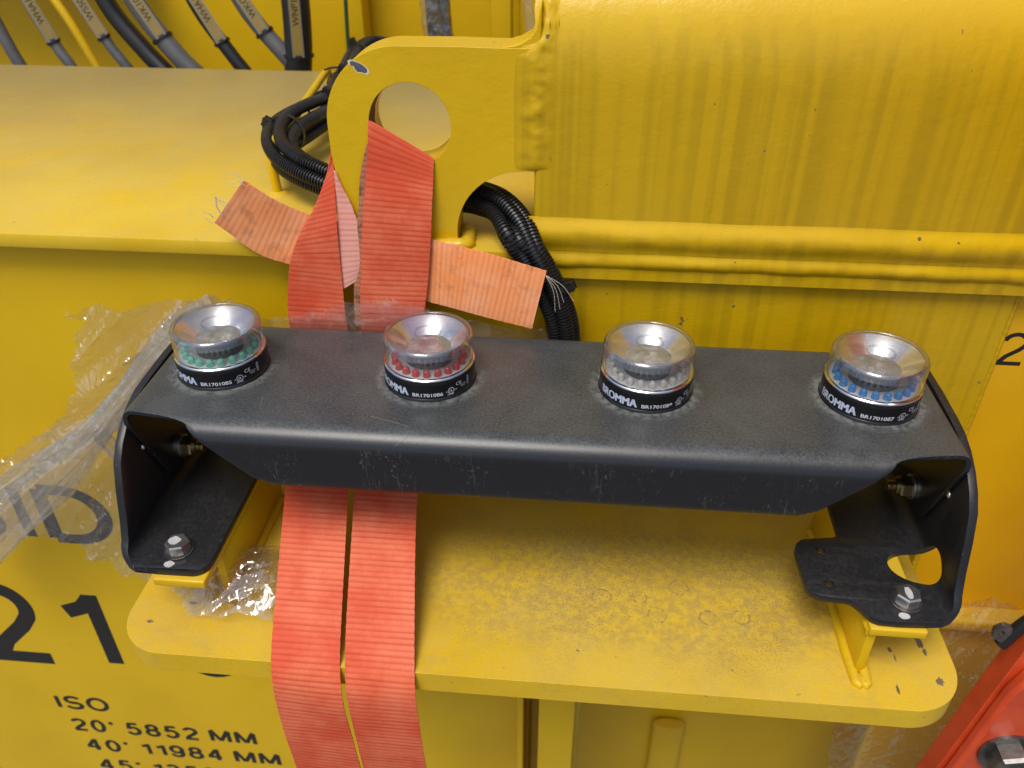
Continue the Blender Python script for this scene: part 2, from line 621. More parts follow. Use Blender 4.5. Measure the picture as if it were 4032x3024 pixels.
def red_mat():
    m = M('red_enamel')
    col = m.mix(m.ramp(m.noise(30, detail=4), 0.3, 0.7), (0.66, 0.075, 0.018), (0.56, 0.055, 0.012))
    nrm = m.bump(m.noise(90, detail=2), 0.25, 0.0005)
    m.principled(col, 0.30, 0, nrm, Coat_Weight=0.2, Coat_Roughness=0.15)
    return m.done()
M_red = red_mat()

def clear_cap():
    m = M('clear_polycarbonate')
    fr = m.schlick(0.06)
    tr = m.n('BsdfTransparent'); tr.inputs[0].default_value = (0.965, 0.972, 0.976, 1)
    gl = m.n('BsdfGlossy'); gl.inputs['Roughness'].default_value = 0.03
    mx = m.n('MixShader')
    m.t.links.new(fr, mx.inputs[0])
    m.t.links.new(tr.outputs[0], mx.inputs[1]); m.t.links.new(gl.outputs[0], mx.inputs[2])
    df = m.n('BsdfDiffuse'); df.inputs[0].default_value = (0.62, 0.60, 0.56, 1)
    sc = m.noise(1.0, m.pos((240, 240, 240)), detail=5, rough=0.7)
    nz = m.normal_z()
    f = m.math('ADD', 0.012, m.math('MULTIPLY', m.math('MULTIPLY', m.ramp(sc, 0.5, 0.78), 0.06), m.ramp(nz['Z'], 0.2, 0.9)))
    mx2 = m.n('MixShader')
    m.t.links.new(f, mx2.inputs[0])
    m.t.links.new(mx.outputs[0], mx2.inputs[1]); m.t.links.new(df.outputs[0], mx2.inputs[2])
    m.t.links.new(mx2.outputs[0], m.out.inputs[0])
    return m.done()
M_cap = clear_cap()

def film_mat(name, milk=0.10, gloss=0.20, tint=(0.90, 0.88, 0.86), f0=0.11, bs=36.0, rough=0.05):
    m = M(name)
    bp = m.bump(m.noise(1.0, m.pos((bs, bs, bs)), detail=2, dist=1.2), 0.5, 0.008)
    fr = m.schlick(f0, bp)
    tr = m.n('BsdfTransparent'); tr.inputs[0].default_value = (*tint, 1)
    gl = m.n('BsdfGlossy'); gl.inputs['Roughness'].default_value = rough
    m.t.links.new(bp, gl.inputs['Normal'])
    f = m.math('ADD', m.math('MULTIPLY', fr, 1.0), gloss * 0.25, clamp=True)
    mx = m.n('MixShader')
    m.t.links.new(f, mx.inputs[0])
    m.t.links.new(tr.outputs[0], mx.inputs[1]); m.t.links.new(gl.outputs[0], mx.inputs[2])
    df = m.n('BsdfDiffuse'); df.inputs[0].default_value = (0.93, 0.925, 0.91, 1)
    tl = m.n('BsdfTranslucent'); tl.inputs[0].default_value = (0.93, 0.925, 0.91, 1)
    ad = m.n('MixShader'); ad.inputs[0].default_value = 0.4
    m.t.links.new(df.outputs[0], ad.inputs[1]); m.t.links.new(tl.outputs[0], ad.inputs[2])
    mx2 = m.n('MixShader')
    wr = m.ramp(m.noise(1.0, m.pos((70, 70, 70)), detail=5, rough=0.7, dist=1.0), 0.4, 0.75)
    m.t.links.new(m.math('ADD', milk * 0.4, m.math('MULTIPLY', wr, milk)), mx2.inputs[0])
    m.t.links.new(mx.outputs[0], mx2.inputs[1]); m.t.links.new(ad.outputs[0], mx2.inputs[2])
    m.t.links.new(mx2.outputs[0], m.out.inputs[0])
    return m.done()
M_film = film_mat('clear_plastic_film', 0.05, 0.1, (0.985, 0.98, 0.975), 0.16, 48.0, 0.035)
M_film_milky = film_mat('gathered_plastic_film', 0.13, 0.1, (0.99, 0.99, 0.985), 0.16, 30.0, 0.05)
M_film_strip = film_mat('film_strip', 0.13, 0.1, (0.97, 0.965, 0.96))

def webbing(name, c_rib, c_groove, c_fade, fade=0.5, dirt=0.0):
    """woven strap; UV is (across, along) in metres"""
    m = M(name)
    uv = m.n('SeparateXYZ')
    m.t.links.new(m.co.outputs['UV'], uv.inputs[0])
    u, v = uv.outputs[0], uv.outputs[1]
    pv = m.math('FRACT', m.math('DIVIDE', v, 0.0047))
    tooth = m.math('MULTIPLY', m.math('ABSOLUTE', m.math('SUBTRACT', m.math('FRACT', m.math('DIVIDE', u, 0.00127)), 0.5)), 2.0)
    saw = m.math('ADD', pv, m.math('MULTIPLY', tooth, 0.24))
    grv = m.math('MULTIPLY', m.ramp(saw, 0.52, 0.86), m.ramp(pv, 1.0, 0.90))
    fib = m.noise(1.0, m.pos((1600, 150, 1), 'UV'), detail=3, rough=0.7)
    row = m.noise(1.0, m.pos((12, 180, 1), 'UV'), detail=2)
    fd = m.math('MULTIPLY', m.ramp(m.noise(1.0, m.pos((16, 16, 16)), detail=6, rough=0.65), 0.34, 0.66), fade)
    fd = m.math('MULTIPLY', fd, m.ramp(fib, 0.25, 0.7, 0.65, 1.0))
    col = m.mix(fd, c_rib, c_fade)
    col = m.mix(m.math('MULTIPLY', grv, m.ramp(row, 0.3, 0.65, 0.22, 0.58)), col, c_groove)
    if dirt:
        dn_ = m.math('MULTIPLY', m.ramp(m.noise(45, detail=6, rough=0.7), 0.5, 0.68), dirt)
        col = m.mix(dn_, col, (0.07, 0.05, 0.04))
    h = m.math('SUBTRACT', 1.0, grv)
    nrm = m.bump(h, 0.12, 0.0003)
    m.principled(col, 0.62, 0, nrm, Specular_IOR_Level=0.22)
    return m.done()
M_strap = webbing('red_webbing', (0.64, 0.086, 0.033), (0.40, 0.034, 0.012), (0.78, 0.21, 0.102), 0.9)
M_strap_pale = webbing('faded_webbing', (0.74, 0.32, 0.25), (0.56, 0.17, 0.11), (0.82, 0.46, 0.38), 0.8)
M_strap_edge = webbing('soiled_webbing_edge', (0.46, 0.17, 0.085), (0.10, 0.05, 0.035), (0.55, 0.26, 0.16), 0.5, 0.8)
M_strap_orange = webbing('orange_webbing', (0.90, 0.30, 0.09), (0.74, 0.19, 0.05), (0.94, 0.46, 0.25), 0.85, 0.3)

# ------------------------------------------------------------------ ground far below
bm = bmesh.new()
bmesh.ops.create_grid(bm, x_segments=1, y_segments=1, size=30000)
for v in bm.verts:
    v.co.z = -1500
g = part('ground', bm, M_ground, None, (0, 0, 0))
g['kind'] = 'structure'

# ------------------------------------------------------------------ yellow beam (everything welded to it)
beam = thing('spreader_beam', (250, 115, -900), 'yellow painted welded steel beam with black lettering, a lifting lug and a support plate', 'steel beam')

def grid_yz(profile, xs, jitter=None):
    bm = bmesh.new()
    rows = []
    for x in xs:
        rows.append([bm.verts.new(Vector((x, y + (jitter(x, y, z) if jitter else 0), z))) for y, z in profile])
    for a, b in zip(rows, rows[1:]):
        for i in range(len(profile) - 1):
            bm.faces.new((a[i], a[i + 1], b[i + 1], b[i]))
    return bm

# lower wall
part('wall', box(-900, 309, 115, 135, -1100, 52), YM_wall, beam)
part('wall', box(309, 659, 115, 135, -199, 52), YM_wall, beam)
part('recess_wall', box(290, 900, 312, 326, -1100, -180), YM_wall, beam)  # recess shaped so the wall below the plate gets less light
part('recess_top', box(300, 900, 136, 312, -199, -185), YM_wall, beam)
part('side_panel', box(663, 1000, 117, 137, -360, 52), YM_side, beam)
# top flange
o = part('top_flange', box(-900, 247, 97, 690, 52, 66, 1.5, 2), YM_shelf, beam)
part('top_flange', box(247, 1000, 107, 690, 52, 66), YM_shelf, beam)
# box section with rounded upper edge
prof = [(104, 40), (104, 120), (104, 180)] + [(190 - 86 * math.cos(math.radians(a)) ** (2 / 2.5), 190 + 104 * math.sin(math.radians(a)) ** (2 / 2.5)) for a in [3, 6, 9, 13, 17, 21, 26, 31, 36, 41, 46, 51, 57, 63, 69, 75, 81, 86]] + [(190, 294), (420, 294)]
bm = grid_yz(prof, [246 + i * 30 for i in range(26)])
# close the left end
rowv = sorted([v for v in bm.verts if abs(v.co.x - 246) < 0.01], key=lambda v: v.index)
bm.verts.ensure_lookup_table()
rowv = [bm.verts[i] for i in range(len(prof))]
extra = bm.verts.new((246, 420, 40))
bm.faces.new(rowv + [extra])
o = part('box_section', bm, YM_streak, beam, sharp=50)
bevel_mod(o, 5, 3, 60)
# rain streaked wall under the box
part('front_skin', box(247, 658, 112, 114.6, -174, 50), YM_streak, beam)
# long double weld under the box
def bead_strip(z0, z1, y0, y1, h, seed):
    bm = bmesh.new()
    rows = []
    for i in range(190):
        x = 241 + i * 4
        e = min(1.0, max(0.0, (x - 241) / 12.0)) ** 0.5
        row = []
        for k in range(17):
            t = k / 16
            z = z0 + (z1 - z0) * t
            nz = noise.noise(Vector((x * 0.018, t * 1.3, seed))) + 0.5 * noise.noise(Vector((x * 0.07, t * 2.5, seed + 3)))
            zz = z + 1.6 * noise.noise(Vector((x * 0.013, seed, 1.0)))
            row.append(bm.verts.new((x, y0 + (y1 - y0) * t - e * h * (math.sin(PI * t) ** 1.5) * (1 + 0.22 * nz), zz)))
        rows.append(row)
    for a, b in zip(rows, rows[1:]):
        for k in range(16):
            bm.faces.new((a[k], a[k + 1], b[k + 1], b[k]))
    return bm
part('weld_bead', bead_strip(96, 66, 104.2, 102.4, 4.6, 1.0), YM_bead, beam, sharp=0)
part('weld_bead', bead_strip(67, 41, 102.6, 113, 6.2, 6.0), YM_bead, beam, sharp=0)
# upright weld at the side panel
part('weld_bead', bead((661, 115.8, 46), (661, 115.8, -360), 2.8, 8, 2, 10, 0.10), YM_bead, beam)
# lower rib on the right
o = part('rib', box(598, 1000, 92, 118, -368, -350, 5, 3), YM_wall, beam)
part('lower_skin', box(676, 1000, 104, 110, -1100, -366), YM_wall, beam)

# lifting lug
lug_out = [(246, 229)] + [(215, 229), (185, 229.5), (156, 229.3)] + arc(140, 168, 61.3, 88, 180, 22) + \
          [(78.7, 153), (79.2, 138), (81.5, 124), (86.5, 110), (91.5, 97), (95, 86), (97, 64)] + \
          [(181, 64), (181, 78)] + arc(237, 78, 56, 176, 90, 16) + [(246, 134)]
hole = arc(146, 169.5, 33.2, 0, 360, 48)[:-1]
bm = prism(lug_out, [hole], lambda x, z, d: Vector((x, 105 + d, z)), 36)
lug = part('lifting_lug', bm, YM_lug, beam, sharp=35)
bevel_mod(lug, 2.8, 3, 50)
# worn inside of the hole
bm = bmesh.new()
A = []
for i in range(25):
    a = math.radians(120 + 110 * i / 24)
    w = 1.0 + 0.5 * noise.noise(Vector((i * 0.4, 2, 0)))
    A.append([bm.verts.new((146 + 32.8 * math.cos(a), 107 + 13 * (1 - w * 0.9), 169.5 + 32.8 * math.sin(a))), bm.verts.new((146 + 32.8 * math.cos(a), 116 + 9 * w, 169.5 + 32.8 * math.sin(a)))])
for p, q in zip(A, A[1:]):
    bm.faces.new((p[0], q[0], q[1], p[1]))
part('rust_patch', bm, M_rust, lug)

def chip(parent, c, pts, mat_in, ydir=105, rim=1.25):
    bm = bmesh.new()
    vs = [bm.verts.new((c[0] + x * rim, ydir - 0.10, c[1] + z * rim)) for x, z in pts]
    bm.faces.new(vs)
    part('paint_rim', bm, M_chip_rim, parent)
    bm = bmesh.new()
    vs = [bm.verts.new((c[0] + x, ydir - 0.16, c[1] + z)) for x, z in pts]
    bm.faces.new(vs)
    part('paint_chip', bm, mat_in, parent)
chip(lug, (109.5, 213.3), [(-7, 3.6), (-5, 4.4), (-2, 3.6), (1, 2.6), (4, 0.6), (6, -1.5), (6.2, -3.5), (4.6, -4.6), (1.5, -3.8), (-1.5, -3.6), (-3.5, -1.5), (-4, 0.6), (-6.5, 1.2)], M_bare)
# welds round the lug
def weld_patch(x0, x1, zs, yl, yr, h, seed):
    """shallow lumpy weld seam blended into the two faces it joins"""
    bm = bmesh.new()
    nx = 26
    rows = []
    for i, z in enumerate(zs):
        e = min(1.0, (zs[0] - z) / 16.0, (z - zs[-1]) / 12.0)
        e = max(0.0, e) ** 0.5
        k_ = min(1.0, max(0.0, (z - 224) / 14.0))
        xl = x0 + (244.5 - x0) * k_
        sb = max(0.0, (z - 190) / 104.0)
        yb = 104.0 if sb <= 0 else 190 - 86 * max(0.0, 1 - sb ** 2.5) ** 0.4
        row = []
        for k in range(nx + 1):
            t = k / nx
            x = xl + (x1 - xl) * t
            b = math.sin(PI * t) ** 2
            nz = noise.noise(Vector((x * 0.07, z * 0.085, seed))) + 0.4 * noise.noise(Vector((x * 0.14, z * 0.16, seed + 4))) + 0.10 * noise.noise(Vector((x * 0.3, z * 0.5, seed + 8)))
            row.append(bm.verts.new((x + 1.2 * noise.noise(Vector((z * 0.1, k, seed))), (yl + (yb - yl) * min(1, t * 1.3 + k_)) + 0.3 - b * e * h * (1 + 0.6 * nz), z)))
        rows.append(row)
    for a, b in zip(rows, rows[1:]):
        for k in range(nx):
            bm.faces.new((a[k], a[k + 1], b[k + 1], b[k]))
    return bm
part('weld_bead', weld_patch(228, 265, [274 - i * 1.4 for i in range(100)], 104.8, 103.8, 2.5, 3.0), YM_bead, beam, sharp=0)
fil = [(218, 228.6), (250, 228.6), (250, 262)] + [(247.5, 250), (245.8, 243), (241, 236.5), (233, 232), (226, 230)]
o = part('corner_fillet', prism(fil, [], lambda x, z, d: Vector((x, 106.5 + d, z)), 32), YM_lug, beam, sharp=60)
bevel_mod(o, 2.5, 3, 50)
part('weld_bead', bead([Vector((94, 104, 67)), Vector((140, 103, 67)), Vector((184, 104, 67)), Vector((188, 112, 67)), Vector((186, 138, 67))], None, 7, 9, 8, 16, 0.05), YM_bead, beam)

# support plate
def P(x, y): return (x, y)
pl = round_poly([(-73, 116, 0), (-73, -152, 42), (593, -152, 44), (593, 116, 0)])
bm = prism(pl, [], lambda x, y, d: Vector((x, y, -175 - d)), 21)
plate = part('support_plate', bm, YM_plate, beam, sharp=35)
bevel_mod(plate, 1.6, 3, 50)
def scab(x, y, w, h, seed, n=18):
    bm = bmesh.new()
    vs = []
    for i in range(n):
        a = 2 * PI * i / n
        r = 1 + 0.75 * noise.noise(Vector((math.cos(a) * 2.2 + seed, math.sin(a) * 2.2, seed * 1.7)))
        vs.append(bm.verts.new((x + w * r * math.cos(a), y + h * r * math.sin(a), -174.9)))
    bm.faces.new(vs)
    part('paint_chip', bm, M_grime, plate)
M_grime = simple('bare_grimy_steel', (0.20, 0.155, 0.085), 0.7, var=0.4)
for q in ((572, -88, 2.6, 5.5, 1.0), (574, -97, 1.5, 3.0, 4.0), (547, -97, 1.6, 2.2, 2.0), (549, -105, 0.8, 3.2, 3.0), (577, -124, 3.0, 3.4, 9.0), (543, -135, 1.2, 4.5, 6.0), (520, -112, 2.6, 0.8, 7.0), (300, -120, 1.0, 0.8, 2.5), (420, -128, 0.9, 0.7, 8.2), (-52, -122, 2.4, 1.4, 5.1), (-25, -100, 2.8, 1.8, 5.7)):
    scab(*q)
# pads (angle irons) welded on the plate
def pad(x0, x1, xw0, xw1, yw=-122):
    f = part('mounting_pad', box(x0, x1, -126, 40, -126.5, -118.6, 1.6, 3), YM_lug, plate)
    part('web', box(xw0, xw1, yw, 40, -175, -126, 1.2, 2), YM_lug, f)
    part('weld', bead([Vector((xw0 - 1, 30, -174)), Vector((xw0 - 1, yw + 3, -174)), Vector(((xw0 + xw1) / 2, yw - 5, -175)), Vector((xw1 + 1, yw + 3, -174)), Vector((xw1 + 1, 30, -174))], None, 4.2, 9, 2, 12, 0.0), YM_lug, f)
    part('weld', bead([Vector((xw0 + 1, yw - 1, -126)), Vector((xw0 + 1, 30, -126))], None, 3.5, 9, 2, 10, 0.1), YM_lug, f)
    return f
padL = pad(-34, 8, 1, 8, -92)
padR = pad(512, 553, 513, 520)
def hexbm(c, af, h, axis='Z', cham=True):
    R = af / math.sqrt(3)
    bm = bmesh.new()
    z = [0, h * 0.82, h] if cham else [0, h]
    rr = [R, R, R * 0.90] if cham else [R, R]
    rings = []
    for zz, r in zip(z, rr):
        seg = []
        for j in range(6):
            a = math.radians(60 * j + 17)
            p = Vector((r * math.cos(a), r * math.sin(a), zz))
            if axis == 'X': p = Vector((p.z, p.x, p.y))
            if axis == '-X': p = Vector((-p.z, p.x, p.y))
            if axis == '-Y': p = Vector((p.x, -p.z, p.y))
            seg.append(bm.verts.new(Vector(c) + p))
        rings.append(seg)
    for a, b in zip(rings, rings[1:]):
        for j in range(6):
            bm.faces.new((a[j], a[(j + 1) % 6], b[(j + 1) % 6], b[j]))
    bm.faces.new(rings[0]); bm.faces.new(rings[-1])
    return bm
def disc(c, r, h, axis='Z', seg=24):
    d = {'Z': Vector((0, 0, h)), 'X': Vector((h, 0, 0)), '-X': Vector((-h, 0, 0)), '-Y': Vector((0, -h, 0))}[axis]
    return tube([Vector(c), Vector(c) + d], r, seg, True, 2)
part('nut', hexbm((532, -107, -133.5), 17, 7), M_darksteel, padR)
# stiffeners under the plate
part('stiffener', box(265, 306, 22, 116, -1100, -196, 2), YM_wall, beam)
part('stiffener', box(239, 246, 40, 116, -1100, -196, 1), YM_wall, beam)
part('weld_bead', bead((246, 111, -200), (246, 111, -900), 6, 9, 3), YM_bead, beam)
part('weld_bead', bead((309, 112, -200), (309, 112, -900), 7, 9, 6), YM_bead, beam)
bm = tube([(474, 298, -880), (474, 298, -1090)], 26, 20, True, 2)
for v in bm.verts:
    v.co.y = 298 + (v.co.y - 298) * 0.35
bev = part('half_round_rib', bm, YM_wall, beam)

# lettering on the wall: plain grotesque letters built from strokes (unit height, own width)
def ell(cx, cy, rx, ry, a0, a1, n=20):
    return [(cx + rx * math.cos(math.radians(a0 + (a1 - a0) * i / n)), cy + ry * math.sin(math.radians(a0 + (a1 - a0) * i / n))) for i in range(n + 1)]
GL = {
    'I': (0.0, [[(0, 0), (0, 1)]]),
    'S': (0.56, [ell(0.29, 0.74, 0.27, 0.26, 25, 270) + ell(0.29, 0.25, 0.30, 0.25, 90, -165)]),
    'O': (0.72, [ell(0.36, 0.5, 0.36, 0.5, 0, 360, 40)]),
    'D': (0.62, [[(0, -0.0), (0, 1)], [(0, 1), (0.24, 1)] + ell(0.24, 0.5, 0.38, 0.5, 90, -90, 28) + [(0, 0)]]),
    'M': (0.72, [[(0, 0), (0, 1)], [(0.01, 1.06), (0.36, 0.06)], [(0.36, 0.06), (0.71, 1.06)], [(0.72, 1), (0.72, 0)]]),
    '0': (0.46, [ell(0.23, 0.5, 0.23, 0.5, 0, 360, 36)]),
    '1': (0.30, [[(0.30, 0), (0.30, 1.0)], [(0.28, 0.93), (0.20, 0.82), (0.02, 0.74)]]),
    '2': (0.48, [ell(0.24, 0.73, 0.23, 0.27, 170, -25, 22) + [(0.36, 0.48), (0.14, 0.24), (0.04, 0.04)], [(-0.04, 0.0), (0.50, 0.0)]]),
    '3': (0.46, [ell(0.22, 0.745, 0.20, 0.255, 160, -80, 18), ell(0.22, 0.26, 0.24, 0.26, 85, -165, 22)]),
    '4': (0.52, [[(0.37, -0.06), (0.37, 1.06)], [(0.36, 1.02), (0.0, 0.30)], [(-0.05, 0.28), (0.52, 0.28)]]),
    '5': (0.48, [[(0.46, 1.0), (0.08, 1.0)], [(0.11, 1.05), (0.05, 0.48)], ell(0.23, 0.32, 0.24, 0.32, 140, -160, 26)]),
    '8': (0.46, [ell(0.23, 0.76, 0.195, 0.24, 0, 360, 30), ell(0.23, 0.27, 0.235, 0.27, 0, 360, 32)]),
    '9': (0.46, [ell(0.23, 0.69, 0.23, 0.31, 0, 360, 32), [(0.46, 0.69), (0.455, 0.50)] + ell(0.22, 0.30, 0.235, 0.30, 35, -165, 20)]),
    "'": (0.06, [[(0.03, 1.0), (0.03, 0.74)]]),
}
def stroke(bm, pl, w, to3d):
    pl = [Vector(q) for q in pl]
    closed = (pl[0] - pl[-1]).length < 1e-4
    if closed:
        pl = pl[:-1]
    n = len(pl)
    L, R = [], []
    for i in range(n):
        if closed:
            a, b = pl[i - 1], pl[(i + 1) % n]
        else:
            a, b = pl[max(i - 1, 0)], pl[min(i + 1, n - 1)]
        d0 = (pl[i] - a).normalized() if (pl[i] - a).length > 1e-6 else (b - pl[i]).normalized()
        d1 = (b - pl[i]).normalized() if (b - pl[i]).length > 1e-6 else d0
        t = (d0 + d1)
        t = t.normalized() if t.length > 1e-6 else d1
        nr = Vector((-t.y, t.x))
        k = 1.0 / max(0.5, nr.dot(Vector((-d1.y, d1.x))))
        L.append(bm.verts.new(to3d(pl[i] + nr * (w / 2) * k)))
        R.append(bm.verts.new(to3d(pl[i] - nr * (w / 2) * k)))
    for i in range(n if closed else n - 1):
        j = (i + 1) % n
        bm.faces.new((L[i], L[j], R[j], R[i]))
def wall_text(s, x, z, cap, width=None, w=0.14, y=114.85, gap=0.15):
    """letters of height cap with stroke w (of cap), fitted to width"""
    adv = 0.0
    items = []
    for ch in s:
        if ch == ' ':
            adv += 0.30
            continue
        gw, st = GL[ch]
        items.append((adv, st))
        adv += gw + w + gap
    tot = adv - gap
    kx = (width / cap) / tot if width else 1.0
    b = bmesh.new()
    for i, (ax_, st) in enumerate(items):
        for q, pl_ in enumerate(st):
            yy = y - 0.03 * q
            stroke(b, [(ax_ + w / 2 + px, w / 2 + pz * (1 - w)) for px, pz in pl_], w, lambda v: Vector((x + v.x * kx * cap, yy, z + v.y * cap)))
    return part('lettering', b, M_letter, beam)
wall_text('I', -358.5, -345, 92, 14.5, 0.16)
wall_text('D', -329, -345, 92, 88, 0.165)
wall_text('S', -454, -345, 92, 73, 0.165)
wall_text('2', -489, -585, 160, 94, 0.145)
wall_text('1', -366, -585, 160, 65, 0.15)
wall_text('0', -230, -586, 162, 108, 0.145)
wall_text('ISO', -431, -688, 32, 79, 0.18)
wall_text("20' 5852 MM", -424, -741, 31, 279, 0.185)
wall_text("40' 11984 MM", -417, -790, 31, 300, 0.185)
wall_text("45' 13509 MM", -412, -842, 31, 304, 0.185)
wall_text('2', 662.5, -36.5, 34, 25, 0.115, 116.85)

# wire holder rod on the flange
rod = part('cable_holder', tube([(-14, 211, 66), (-15, 211, 88), (-16, 214, 104), (-18, 226, 110), (-22, 300, 110), (-36, 420, 108), (-48, 520, 106), (-52, 545, 98), (-53, 552, 80), (-53, 553, 66)], lambda s, a: 4.6 * (1 + 0.06 * noise.noise(Vector((s * 0.08, math.cos(a), math.sin(a))))), 12, True, 60), YM_lug, beam)
part('weld', lathe([(0, 3), (6, 3), (9, 1.5), (12, 0)], 20, (-13, 210, 66)), YM_lug, rod)

# ------------------------------------------------------------------ far yellow frame behind the flange
far = thing('rear_frame', (0, 960, -900), 'yellow painted steel frame behind the loose cables, out of focus', 'steel frame')
part('wall', box(-1400, 300, 960, 980, -900, 700), YM_far, far)
part('ledge', box(-1400, -470, 850, 962, 196, 215, 6, 2), YM_far, far)
part('post', box(-130, -92, 900, 955, -300, 600, 3), YM_far, far)
part('post', box(130, 162, 820, 860, -300, 600, 3), YM_far, far)
part('post', box(172, 235, 850, 900, -300, 600, 3), YM_far, far)
part('strut', tube([(-630, 840, 210), (-560, 815, 120), (-512, 800, 20)], 7, 10), YM_far, far)

# ------------------------------------------------------------------ lamp bracket
BX = 257.1
br = thing('lamp_bracket', (257.1, 0, 0), 'long black bent steel bracket carrying four signal lamps', 'bracket')
ROUT = 18.0
def bar_mesh():
    bm = bmesh.new()
    X0, X1 = -47.0, 561.2
    nx = 90
    xs = [X0 + (X1 - X0) * i / nx for i in range(nx + 1)]
    # rear flange and bend, top, in rows
    rows = []
    YF, YR = -67.0, 60.0
    rear = [(78, -52), (78, -35)] + [(YR + ROUT * math.cos(math.radians(a)), -ROUT + ROUT * math.sin(math.radians(a))) for a in range(0, 91, 10)]
    top = [YR - (YR - YF) * i / 24 for i in range(1, 25)]
    seq = [(y, z) for y, z in rear] + [(y, 0.0) for y in top]
    for y, z in seq:
        rows.append([bm.verts.new((x, y, z)) for x in xs])
    # end bends hanging down inside the legs (from the flat rows only)
    RE = 10.0
    for side in (0, 1):
        xe = X0 if side == 0 else X1
        sg = -1 if side == 0 else 1
        prev = None
        for ri, (y, z) in enumerate(seq):
            if z < -0.01:
                continue
            t = min(1, max(0, (y - YF) / 34.0))
            depth = 4 + 78 * t
            pts = [rows[ri][0 if side == 0 else -1]]
            for a in range(15, 91, 15):
                ar = math.radians(a)
                pts.append(bm.verts.new((xe + sg * RE * math.sin(ar), y, -RE + RE * math.cos(ar))))
            for f in (0.33, 0.66, 1.0):
                pts.append(bm.verts.new((xe + sg * RE, y, -RE - depth * f)))
            if prev:
                for i in range(len(pts) - 1):
                    bm.faces.new((prev[i], prev[i + 1], pts[i + 1], pts[i]))
            prev = pts
    # front flange
    arcL = ROUT * PI / 2
    S = [0, 1.5, 3, 4.5, 6, 8, 10, 13, 16, 19, 22, 25, arcL, 33, 40, 47, 54, 60.5]
    def cut(s):
        if s <= 0: return -47.0
        if s < 14:
            t = s / 14.0
            return -47.0 + 47 * (1 - (1 - t) ** 2.6)
        e = 60.5
        t = (s - 14) / (e - 14)
        return 52 * (t ** 0.97) if t < 0.94 else 52 * (0.94 ** 0.97) + (t - 0.94) * 190
    frows = [rows[-1]]
    for s in S[1:]:
        if s <= arcL + 1e-6:
            a = s / ROUT
            y, z = YF - ROUT * math.sin(a), -ROUT + ROUT * math.cos(a)
        else:
            y, z = YF - ROUT, -ROUT - (s - arcL)
        xl = cut(s)
        xr = 514.2 - xl
        frows.append([bm.verts.new((xl + (xr - xl) * i / nx, y, z)) for i in range(nx + 1)])
    allr = rows + frows[1:]
    for a, b in zip(allr, allr[1:]):
        for i in range(nx):
            bm.faces.new((a[i], a[i + 1], b[i + 1], b[i]))
    return bm
bar = part('bar', bar_mesh(), MB_bar, br, sharp=50)
sm = bar.modifiers.new('sheet', 'SOLIDIFY')
sm.thickness = 4 * MM
sm.offset = -1
sm.use_even_offset = True
bevel_mod(bar, 0.8, 2, 60)

def leg_mesh(outline, holes, x0, inward):
    """outline in (a, y): a = distance along the sheet from the bend towards the foot (+) or up the wall (-)"""
    bm = fill2d(outline, holes)
    r = 12.0
    La = r * PI / 2
    cuts = [-La * i / 8 for i in range(9)]
    for c in cuts:
        bmesh.ops.bisect_plane(bm, geom=bm.verts[:] + bm.edges[:] + bm.faces[:], plane_co=(c, 0, 0), plane_no=(1, 0, 0))
    for v in bm.verts:
        a, y = v.co.x, v.co.y
        if a >= 0:
            x, z = x0 + inward * (r + a), -115.0
        elif a >= -La:
            t = -a / r
            x, z = x0 + inward * (r - r * math.sin(t)), -115 + r - r * math.cos(t)
        else:
            x, z = x0, -115 + r + (-a - La)
        v.co = Vector((x, y, z))
    return bm
La = 12 * PI / 2
def wa(z):       # sheet coordinate of a height on the wall
    return -(z + 103) - La
# left leg: foot reaches x = 9 (a = 58); wall outer at x = -64
outL = [(10, -121.5), (30, -121.5)] + [(58 - 14 + 14 * math.sin(t), -121.5 + 14 - 14 * math.cos(t)) for t in [i * PI / 2 / 8 for i in range(1, 9)]] + \
       [(58, -60), (57, 45), (-5, 60), (-La, 68), (wa(-60), 72), (wa(-5), 72), (wa(-4), 20), (wa(-5), -15), (wa(-6.5), -32), (wa(-11), -48), (wa(-18), -62), (wa(-27), -74), (wa(-39), -84), (wa(-60), -92), (wa(-84), -99), (wa(-100), -105), (-La * 0.7, -112), (-La * 0.3, -118), (0, -121)]
leg1 = part('side_leg', leg_mesh(outL, [], -61, 1), MB_leg, br, sharp=40)
# right leg: tab with two holes, crescent hole over the bend
WX = 575.2
def fa(x):       # world x on the right foot -> sheet coordinate
    return WX - 12 - x
outR = [(fa(x), y) for x, y in [(551, -122.5), (532, -123.5), (518, -123), (513, -121), (509.5, -116), (506, -110.5), (502, -106), (497, -104.5), (486, -104), (479, -103), (473.5, -100), (470.5, -95), (469.8, -84), (469.5, -62), (469.8, -54), (472, -49), (476, -45), (480, -43.5), (502, -40), (506, -38.5), (508, -35), (508.3, -10), (509, 45)]] + \
       [(-5, 60), (-La, 68), (wa(-60), 72), (wa(-5), 72), (wa(-4), 20), (wa(-5), -15), (wa(-6.5), -32), (wa(-11), -48), (wa(-18), -62), (wa(-27), -74), (wa(-39), -84), (wa(-60), -92), (wa(-84), -99), (wa(-100), -105), (-La * 0.7, -112), (-La * 0.3, -118), (0, -121)]
hol = [[(fa(489.5) + 3.6 * math.cos(t), -55 + 3.6 * math.sin(t)) for t in [i * 2 * PI / 16 for i in range(16)]],
       [(fa(488.5) + 3.6 * math.cos(t), -90 + 3.6 * math.sin(t)) for t in [i * 2 * PI / 16 for i in range(16)]],
       [(-1.5 + 26 * math.cos(t), -66.5 + 18.5 * math.sin(t)) for t in [i * 2 * PI / 40 for i in range(40)]]]
leg2 = part('side_leg', leg_mesh(outR, hol, WX, -1), MB_leg, br, sharp=40)
